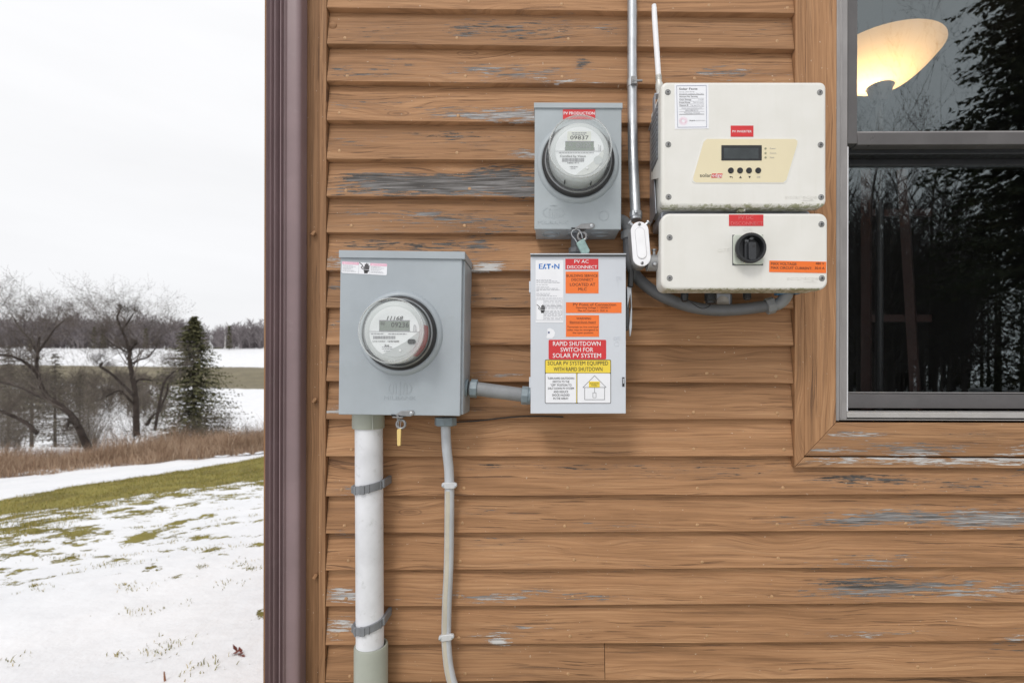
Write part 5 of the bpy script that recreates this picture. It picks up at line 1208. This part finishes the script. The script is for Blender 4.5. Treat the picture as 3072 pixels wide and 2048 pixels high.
def grow(mb, p, d, L, r, lev, rg, upb=.25, kids=4, rmin=.004, spread=.9):
    n = 4 if lev > 0 else 3; pts = [p.copy()]; rs = [r]; q = p.copy(); dd = d.normalized()
    for i in range(n):
        dd = (dd + Vector((rg.uniform(-1,1),rg.uniform(-1,1),rg.uniform(-1,1)+upb))*.16).normalized()
        q = q + dd*(L/n); pts.append(q.copy()); rs.append(max(rmin*.6, r*(1-.62*(i+1)/n)))
    if r > .02: mb.tube(pts, rs, 6 if r > .05 else 5, False)
    elif r > .009: mb.tube(pts, rs, 3, False)
    else:
        for a, b in zip(pts, pts[1:]): twig(mb, a, b, max(rmin, r*.8))
    if lev == 0: return
    for k in range(kids + rg.randint(0, 1)):
        i = rg.randint(1, n); base = pts[i]; ax = Vector((rg.uniform(-1,1),rg.uniform(-1,1),rg.uniform(-.5,1))).normalized()
        nd = (dd*(1-spread*.5) + ax*spread).normalized(); nd.z += upb*.35
        grow(mb, base, nd, L*rg.uniform(.5,.8), max(rmin, rs[i]*rg.uniform(.5,.72)), lev-1, rg, upb, kids, rmin, spread)
def bare_tree(name, label, limbs, mat, seed, levels, kids=4, group=None, upb=.25, rmin=.004, lf=1.0):
    """limbs: list of (list of points, r0, r1); the first is the trunk"""
    rg = random.Random(seed); base = limbs[0][0][0]
    o = thing(name, label, 'tree', base, group)
    mb = MB(); tw = MB()
    for pts, ra, rb in limbs:
        path = smooth_path(pts, 5); m = len(path)
        path = [q + Vector((rg.uniform(-1,1),rg.uniform(-1,1),rg.uniform(-1,1)))*ra*.12 for q in path]
        rs = [ra + (rb-ra)*i/(m-1) for i in range(m)]; mb.tube(path, rs, 8)
        for i in range(int(m*.3), m):
            if i < m-1 and rg.random() < .35: continue
            low_ = i < m*.55
            for _ in range(1 if i < m-1 else 2):
                d = (path[i]-path[i-1]).normalized(); ax = Vector((rg.uniform(-1,1),rg.uniform(-1,1),rg.uniform(-.4,1)))
                grow(tw, path[i], d*.5+ax, (path[-1]-path[0]).length*rg.uniform(.14,.36)*lf, max(.010, rs[i]*.28), levels-(1 if low_ else 0), rg, upb, kids, rmin)
    put('trunk', mb, mat, o, 60); put('branches', tw, BARKG, o, 0); return o

def conifer(name, label, base, H, Rm, seed, whorls=26, per=9, mat=NEEDLE, start=.06, dens=9, group=None, droop=.35, bark=BARK, size=.11, taper=.85):
    rg = random.Random(seed); o = thing(name, label, 'tree', base, group); mb = MB(); lf = MB(); b = Vector(base)
    mb.tube([b, b+Vector((0,0,H*.5)), b+Vector((0,0,H))], [H*.016, H*.010, .01], 7)
    for w_ in range(whorls):
        t = start + (1-start)*(w_/(whorls-1))**.95; z = H*t; R_ = Rm*(1-t)**taper*rg.uniform(.72,1.15) + .05
        for k in range(per):
            a = 6.283*(k+rg.uniform(-.4,.4))/per + w_*1.7; L = R_*rg.uniform(.6,1.15); zz = z + rg.uniform(-.5,.5)*H/whorls
            d0 = Vector((math.cos(a), math.sin(a), 0)); p0 = b + Vector((0,0,zz)); tip = None; prev = p0
            n = max(3, int(dens*(.35+.65*L/Rm)))
            for i in range(1, n+1):
                s = i/n; p = p0 + d0*L*s + Vector((0,0,-droop*L*s + .25*droop*L*s*s*1.6 + rg.uniform(-.03,.03)*L))
                if i == n: twig(mb, p0, p, .012)
                for sd in (-1, 1, 0):
                    sv = d0.cross(Vector((0,0,1)))*sd*rg.uniform(.5,1.2) + d0*rg.uniform(.3,1.1) + Vector((0,0,rg.uniform(-.7,.2)))
                    l = size*2.1*H/8*rg.uniform(.6,1.5)*(1.15-.5*s); e = p + sv*l; q = (e-p).cross(Vector((rg.uniform(-1,1),rg.uniform(-1,1),1))).normalized()*l*.30
                    oo = len(lf.v); m_ = (p+e)*.5
                    lf.v += [tuple(p), tuple(m_+q), tuple(e), tuple(m_-q)]; lf.f += [(oo,oo+1,oo+2,oo+3)]
    put('trunk', mb, bark, o, 60); put('crown', lf, mat, o, 0); return o

# the crooked old fruit trees beyond the lawn
D1 = 17.2
g_ = lambda u, v, d=D1, off=0: G(u, v, d+off)
bare_tree('bare_tree', 'crooked leaning bare tree with long low limbs beyond the lawn', [
  ([g_(268,1352),g_(240,1290),g_(222,1255),g_(180,1215),g_(150,1195),g_(125,1160),g_(113,1115),g_(112,1060),g_(118,1010)], .115, .035),
  ([g_(222,1255),g_(232,1280,D1,-.3),g_(210,1265,D1,-.4),g_(200,1290,D1,-.5)], .05, .02),
  ([g_(155,1198),g_(110,1185,D1,.4),g_(60,1160,D1,.6),g_(0,1146,D1,.7),g_(-60,1130,D1,.6)], .065, .03),
  ([g_(118,1125),g_(80,1090,D1,-.3),g_(40,1070,D1,-.6),g_(-10,1060,D1,-.8),g_(-50,1030,D1,-.9)], .055, .02),
  ([g_(113,1060),g_(90,1020,D1,.5),g_(60,985,D1,.8),g_(40,950,D1,1.0)], .04, .015),
  ([g_(115,1055),g_(140,1020,D1,-.5),g_(165,985,D1,-.8),g_(195,960,D1,-1.)], .04, .015),
  ([g_(112,1300,D1,.6),g_(80,1270,D1,.6),g_(40,1248,D1,.5),g_(-20,1225,D1,.4)], .07, .05),
 ], BARK, 11, 3, 5, 'bare trees beyond the lawn', .12, .004, 1.15)
D2 = 19.5
bare_tree('bare_tree', 'upright forked bare tree between the leaning tree and the conifer', [
  ([g_(410,1308,D2),g_(409,1240,D2),g_(406,1180,D2),g_(398,1130,D2),g_(389,1085,D2),g_(388,1055,D2),g_(382,1030,D2),g_(370,1000,D2),g_(358,975,D2)], .115, .03),
  ([g_(404,1190,D2),g_(380,1165,D2,.3),g_(355,1140,D2,.4),g_(330,1118,D2,.5),g_(303,1100,D2,.5),g_(306,1088,D2,.5)], .06, .045),
  ([g_(404,1215,D2),g_(385,1195,D2,-.3),g_(362,1172,D2,-.4),g_(335,1180,D2,-.6),g_(318,1190,D2,-.6)], .045, .02),
  ([g_(389,1052,D2),g_(400,1038,D2,-.2),g_(410,1028,D2,-.3)], .055, .04),
  ([g_(389,1058,D2),g_(365,1048,D2,.4),g_(335,1030,D2,.7),g_(310,1005,D2,.9)], .04, .015),
  ([g_(398,1090,D2),g_(420,1078,D2,.3),g_(445,1070,D2,.5),g_(470,1040,D2,.7)], .05, .02),
  ([g_(404,1150,D2),g_(420,1138,D2,.2),g_(455,1140,D2,.3)], .05, .02),
  ([g_(358,975,D2),g_(352,950,D2),g_(362,925,D2)], .045, .02),
  ([g_(365,990,D2),g_(385,965,D2,.3),g_(400,940,D2,.5)], .04, .02),
 ], BARK, 23, 3, 5, 'bare trees beyond the lawn', .12, .004, 1.0)
D3 = 24.0
bare_tree('bare_tree', 'slim bare sapling leaning in front of the conifer', [
  ([g_(465,1290,D3),g_(478,1210,D3),g_(492,1150,D3),g_(505,1130,D3),g_(525,1112,D3)], .065, .03),
  ([g_(440,1275,D3),g_(455,1250,D3),g_(475,1235,D3)], .09, .03),
  ([g_(470,1250,D3),g_(500,1180,D3,.5),g_(505,1150,D3,.5)], .06, .03),
 ], BARK, 31, 3, 4, 'bare trees beyond the lawn', .3, .006)
gb = lambda u, v, d: Vector((G(u,v,d).x, G(u,v,d).y, ground_z(G(u,v,d).x, G(u,v,d).y)-.1))
b = gb(581, 1250, 33); top = G(582, 955, 33)
conifer('conifer', 'dark green conical conifer beyond the dry brush', b, top.z-b.z, 4.3, 5, 40, 14, NEEDLES, .03, 17, None, .16, BARKG, .075, .70)
for i, (u, tv, d, rm) in enumerate(((95,1020,27,3.2),(25,1045,29,3.0),(165,1065,30,3.0),(240,1125,31,2.4))):
    b = gb(u, 1250, d); top = G(u, tv, d)
    conifer('sparse_conifer', ('thin grey green conifer behind the leaning bare tree','thin grey green conifer left of the leaning trunk','thin grey green conifer right of the leaning trunk','low grey green conifer near the upright forked tree')[i], b, top.z-b.z, rm, 40+i, 26, 9, NEEDLEG, .16, 12, 'thin conifers behind the bare trees', .12, BARKG, .06)
def shrub(name, label, base, H, W_, n, seed, mat=SCRUB, group=None):
    rg = random.Random(seed); mb = MB(); b = Vector(base)
    for i in range(n):
        a = rg.uniform(0,6.283); t = rg.random()**.5; d = Vector((math.cos(a)*t*W_/H, math.sin(a)*t*W_/H, 1))
        grow(mb, b+Vector((rg.uniform(-.3,.3)*W_*.4, rg.uniform(-.3,.3)*W_*.4, 0)), d, H*rg.uniform(.5,.8), .012, 2, rg, .2, 4, .0045, .7)
    o = put(name, mb, mat, None, 0, org=base); tag(o, label, 'shrub', group); return o
for i, (u, v, d, H, W_, n, lb_) in enumerate(((285,1235,26,2.2,1.6,26,'grey leafless shrub left of the upright forked tree'),(650,1300,21,1.5,1.8,34,'grey brown leafless shrub below the conifer'),(560,1300,20,1.2,1.2,22,'tangled leafless shrub at the foot of the slim sapling'),(20,1330,19,1.5,1.2,22,'tangled leafless shrub left of the leaning tree'),(330,1330,18.5,1.1,1.1,18,'low leafless shrub between the leaning and the forked tree'),(740,1310,19,1.0,1.3,20,'low leafless shrub right of the conifer'))):
    shrub('bare_shrub', lb_, gb(u,v,d), H, W_, n, 60+i, SCRUB, 'leafless shrubs beyond the lawn')

rgs = random.Random(77)
for i in range(13):
    u, d = rgs.uniform(-40, 520), rgs.uniform(20.5, 30)
    shrub('bare_sapling', 'leafless grey brown sapling in the tangle beyond the lawn', gb(u, 1250, d), rgs.uniform(2.2, 4.2), rgs.uniform(.9, 1.8), 14, 120+i, SCRUB, 'saplings in the tangle beyond the lawn')

# dry brush along the lawn's edge
rg = random.Random(17); Ea, Eb = hit(0, 1436), hit(795, 1358)
mb = MB(); sn = MB(); ex = Eb - Ea; exl = math.hypot(ex.x, ex.y); nrmx, nrmy = -ex.y/exl, ex.x/exl
for i in range(42000):
    s = rg.uniform(-.35, 1.6); w_ = rg.random()**1.25*6.0
    w_ -= .35*noise.noise(Vector((s*9,0,4)))
    x, y = Ea.x+ex.x*s+nrmx*w_, Ea.y+ex.y*s+nrmy*w_
    cl = noise.noise(Vector((x*.6,y*.6,0))) + .5*noise.noise(Vector((x*1.9,y*1.9,3)))
    if cl < -.35 and rg.random() < .75: continue
    z = ground_z(x, y); h = (.25 + .70*rg.random()**1.7) * (.75+.6*max(-.3,cl)) * (1 if w_ > .5 else .6) * (.72 + .75*max(0, .35+noise.noise(Vector((x*.45, y*.45, 12)))))
    blade(mb, (x,y,z), h, rg.uniform(.0030,.0065), .6, rg)
    if rg.random() < .16:
        for _ in range(3): blade(mb, (x+rg.uniform(-.1,.1),y+rg.uniform(-.1,.1),z+h*.3), h*.6, .004, 1.6, rg)
tag(put('dry_brush', mb, DRY, None, 0, org=(Ea.x,Ea.y,-1)), 'tangle of tan dry grass and weeds along the lawn edge', 'dry grass', None, 'stuff')
for i in range(300):                                          # snow caught in the brush
    s = rg.uniform(0,1.1); w_ = rg.random()**2*1.6; x, y = Ea.x+ex.x*s+nrmx*w_, Ea.y+ex.y*s+nrmy*w_
    if noise.noise(Vector((x*.5,y*.5,8))) < -.02: continue
    z = ground_z(x,y) + rg.uniform(-.01,.06); r = rg.uniform(.03,.10); o = len(sn.v); n = 8
    ring = [(x+r*1.6*rg.uniform(.6,1.2)*math.cos(6.283*k/n), y+r*rg.uniform(.6,1.2)*math.sin(6.283*k/n)) for k in range(n)]
    sn.v += [(a_,b_,z) for a_, b_ in ring] + [(x+(a_-x)*.6,y+(b_-y)*.6,z+r*.35) for a_, b_ in ring] + [(x,y,z+r*.45)]
    for k in range(n): k2 = (k+1)%n; sn.f += [(o+k,o+k2,o+n+k2,o+n+k),(o+n+k,o+n+k2,o+2*n)]
tag(put('snow_clumps', sn, SNOWP, None, 60, org=(Ea.x,Ea.y,-1)), 'clumps of snow caught in the dry brush', 'snow', None, 'stuff')

# lawn blades where the snow has melted, thin tufts in the snow
mb = MB(); rg = random.Random(19)
x0, x1, y0, y1 = -15, -2.5, 2.5, 17
cnt = 0
while cnt < 30000:
    x, y = rg.uniform(x0,x1), rg.uniform(y0,y1); bv = bare(x,y)
    if bv > .22: pr = 1.0
    elif bv > -.1: pr = .012*(bv+.12)/.3
    else: pr = 0
    if rg.random() < pr:
        cnt += 1
        if bv > .22: blade(mb, (x,y,ground_z(x,y)), rg.uniform(.02,.055), .0035, 1.0, rg)
    elif rg.random() < .0: pass
tag(put('lawn_grass', mb, GRASS, None, 0, org=(-8,8,-.5)), 'green and straw coloured lawn grass showing through the snow', 'grass', None, 'stuff')
mb = MB(); rg = random.Random(53)                              # tufts poking through the snow
for i in range(60):
    u, v = rg.uniform(-60, 800), 1480 + (330 if i > 14 else 540)*rg.random()**1.2; p = hit(u, v)
    if p.y < 1.5 or side(La, Lb, p.x, p.y) > 0: continue
    sp = rg.uniform(.02, .07)
    for _ in range(rg.randint(10, 40)):
        x, y = p.x+rg.gauss(0,sp*1.6), p.y+rg.gauss(0,sp); blade(mb, (x, y, ground_z(x,y)), rg.uniform(.012,.03), .0032, 1.6, rg)
tag(put('grass_tufts', mb, GRASS, None, 0, org=(-6,6,-.5)), 'small tufts of grass poking through the snow', 'grass', None, 'stuff')
# a dead leaf and a broken twig on the snow
p = hit(712, 1968); z = ground_z(p.x, p.y); mb = MB(); rg = random.Random(2)
for k in range(7):
    a = rg.uniform(0,6.28); q = Vector((p.x+rg.uniform(-.03,.03), p.y+rg.uniform(-.03,.03), z+.005)); e = q+Vector((math.cos(a)*.045, math.sin(a)*.045, rg.uniform(.005,.04))); s = Vector((-math.sin(a),math.cos(a),.3))*.013
    o = len(mb.v); m_ = (q+e)*.5; mb.v += [tuple(q),tuple(m_+s),tuple(e),tuple(m_-s)]; mb.f.append((o,o+1,o+2,o+3))
tag(put('dead_leaves', mb, LEAFR, None, 0), 'small clump of red brown dead leaves on the snow', 'leaves')
p = hit(496, 2046); z = ground_z(p.x, p.y); mb = MB(); mb.tube([(p.x,p.y,z-.02),(p.x-.004,p.y,z+.02),(p.x-.010,p.y+.004,z+.05)], [.006,.005,.003], 6)
tag(put('twig_stub', mb, plain('tan_twig', (.30,.14,.08), .8), None), 'short tan twig stub poking out of the snow', 'twig')

# far woods, scrub and single trees across the valley
def broom(mb, b, H, rg, n=26, w_=.32, k1=.010, k2=.008, k0=.016):
    top = b + Vector((rg.uniform(-.05,.05)*H, rg.uniform(-.05,.05)*H, H*.8)); twig(mb, b, top, H*k0)
    for k in range(n):
        t = rg.uniform(.12,.95); p = b.lerp(top, t); a = rg.uniform(0,6.283); l = H*w_*rg.uniform(.4,1.0)*(1.15-t*.7)
        e = p + Vector((math.cos(a)*l, math.sin(a)*l, l*rg.uniform(.5,1.5))); twig(mb, p, e, H*k1)
        for _ in range(2): twig(mb, p.lerp(e, rg.uniform(.3,.7)), e + Vector((rg.uniform(-1,1),rg.uniform(-1,1),rg.uniform(0,1)))*l*.4, H*k2)
mb = MB(); rg = random.Random(29)
for i in range(900):
    y = rg.uniform(212, 275); x = y*rg.uniform(-1.35,-.35); z = ground_z(x,y,False)
    broom(mb, Vector((x,y,z-.5)), rg.uniform(11,16.5)*(1+.22*noise.noise(Vector((x*.03,0,0))))*(1.18 if x < -.72*y else 1), rg, 28, .30)
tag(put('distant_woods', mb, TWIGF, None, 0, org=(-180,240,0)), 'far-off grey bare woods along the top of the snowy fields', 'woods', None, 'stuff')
mb = MB()
for i in range(330):
    u = rg.uniform(-120,500); y = rg.uniform(72,112); d = ray(u,1125); x = CAM.x + d.x/d.y*(y+DIST); z = ground_z(x,y,False)
    broom(mb, Vector((x,y,z-.3)), rg.uniform(2.6,5.2), rg, 26, .5)
tag(put('valley_scrub', mb, SCRUB, None, 0, org=(-70,90,-4)), 'brown leafless scrub filling the dip in the snowy field', 'scrub', None, 'stuff')
mb = MB(); y = 208
b = Vector((CAM.x+ray(677,1).x/ray(677,1).y*(y+DIST), y, 0)); b.z = ground_z(b.x,y,False); o = thing('birch_tree', 'pale birch standing at the front of the far woods', 'tree', b)
mb.tube([b, b+Vector((.2,0,5)), b+Vector((-.3,0,9.5))], [.22,.16,.04], 6); put('trunk', mb, BIRCH, o)
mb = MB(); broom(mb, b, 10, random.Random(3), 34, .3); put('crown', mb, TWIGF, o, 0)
for i, (u, hh, lb_) in enumerate(((690,9.5,'small dark evergreen beside the pale birch'),(285,9,'dark evergreen rising among the far woods left of the forked tree'),(312,8,'smaller dark evergreen in the far woods just left of the forked tree'),(440,8.5,'dark evergreen in the far woods right of the forked tree'))):
    y = 206 + i; b = Vector((CAM.x+ray(u,1).x/ray(u,1).y*(y+DIST), y, 0)); b.z = ground_z(b.x,y,False)
    conifer('far_evergreen', lb_, b, hh, 1.5, 80+i, 12, 6, NEEDLE, .1, 4, 'evergreens in the far woods', .2, BARKG, .22)

# trees standing behind the viewer, mirrored in the window panes
def MG(u, v, T): return Vector(((u-1640)/1536*(T+DIST), -T, CAMZ + (1125-v)/1536*(T+DIST)))
def mbase(u, T): q = MG(u, 1125, T); q.z = ground_z(q.x, q.y, False)-.1; return q
conifer('tall_spruce', 'tall dark spruce mirrored in the upper window pane', mbase(3120, 11), 17, 3.5, 91, 56, 14, NEEDLED, .20, 30, None, .32, BARK, .038)
for i, (u, T, H) in enumerate(((2620,15,9.5),(2700,18,9),(2800,16,10))):
    b = mbase(u, T); bare_tree('mirrored_bare_tree', ('slender bare tree mirrored below the lamp in the window','slender bare tree mirrored beside the spruce in the window','tall bare tree mirrored at the edge of the spruce in the window')[i], [([b, b+Vector((.1,0,H*.3)), b+Vector((-.2,.1,H*.6)), b+Vector((.2,0,H*.85))], .08, .02)], BARK, 70+i, 3, 3, 'bare trees mirrored in the window', .6, .005, 1.2)
mb = MB(); rg = random.Random(37)
for i in range(46):                                           # the wood's dense edge
    u = rg.uniform(2380, 3700); T = rg.uniform(17, 26); b = mbase(u, T); H = rg.uniform(4.6, 7.6)*(1.2 if u > 2800 else .9)
    twig(mb, b, b+Vector((0,0,H)), .09)
    for k in range(950):
        t = .05 + .93*rg.random()**1.1; a = rg.uniform(0,6.283); rr = (1-t)**.7*H*.28*rg.random()**.5
        q = b + Vector((math.cos(a)*rr, math.sin(a)*rr, H*t)); e = q + Vector((rg.uniform(-1,1),rg.uniform(-1,1),rg.uniform(-.8,.3)))*.22; s = Vector((rg.uniform(-1,1),rg.uniform(-1,1),rg.uniform(-1,1))).normalized()*.055
        o = len(mb.v); m_ = (q+e)*.5; mb.v += [tuple(q),tuple(m_+s),tuple(e),tuple(m_-s)]; mb.f.append((o,o+1,o+2,o+3))
tag(put('evergreen_wood', mb, NEEDLED, None, 0, org=(14,-20,0)), 'dark evergreen wood mirrored in the lower window pane', 'woods', None, 'stuff')

mb = MB(); rg = random.Random(41)
for i in range(120):                                          # leafless thicket in front of it
    u = rg.uniform(2460, 2900); T = rg.uniform(13, 24); b = mbase(u, T); broom(mb, b, rg.uniform(5.5, 9.5)*T/17, rg, 46, .22, .0022, .0016, .008)
tag(put('bare_thicket', mb, island_mat('thicket_twigs', [(0,(.03,.026,.024)),(1,(.075,.066,.06))]), None, 0, org=(10,-18,0)), 'leafless thicket mirrored at the left of the window panes', 'thicket', None, 'stuff')
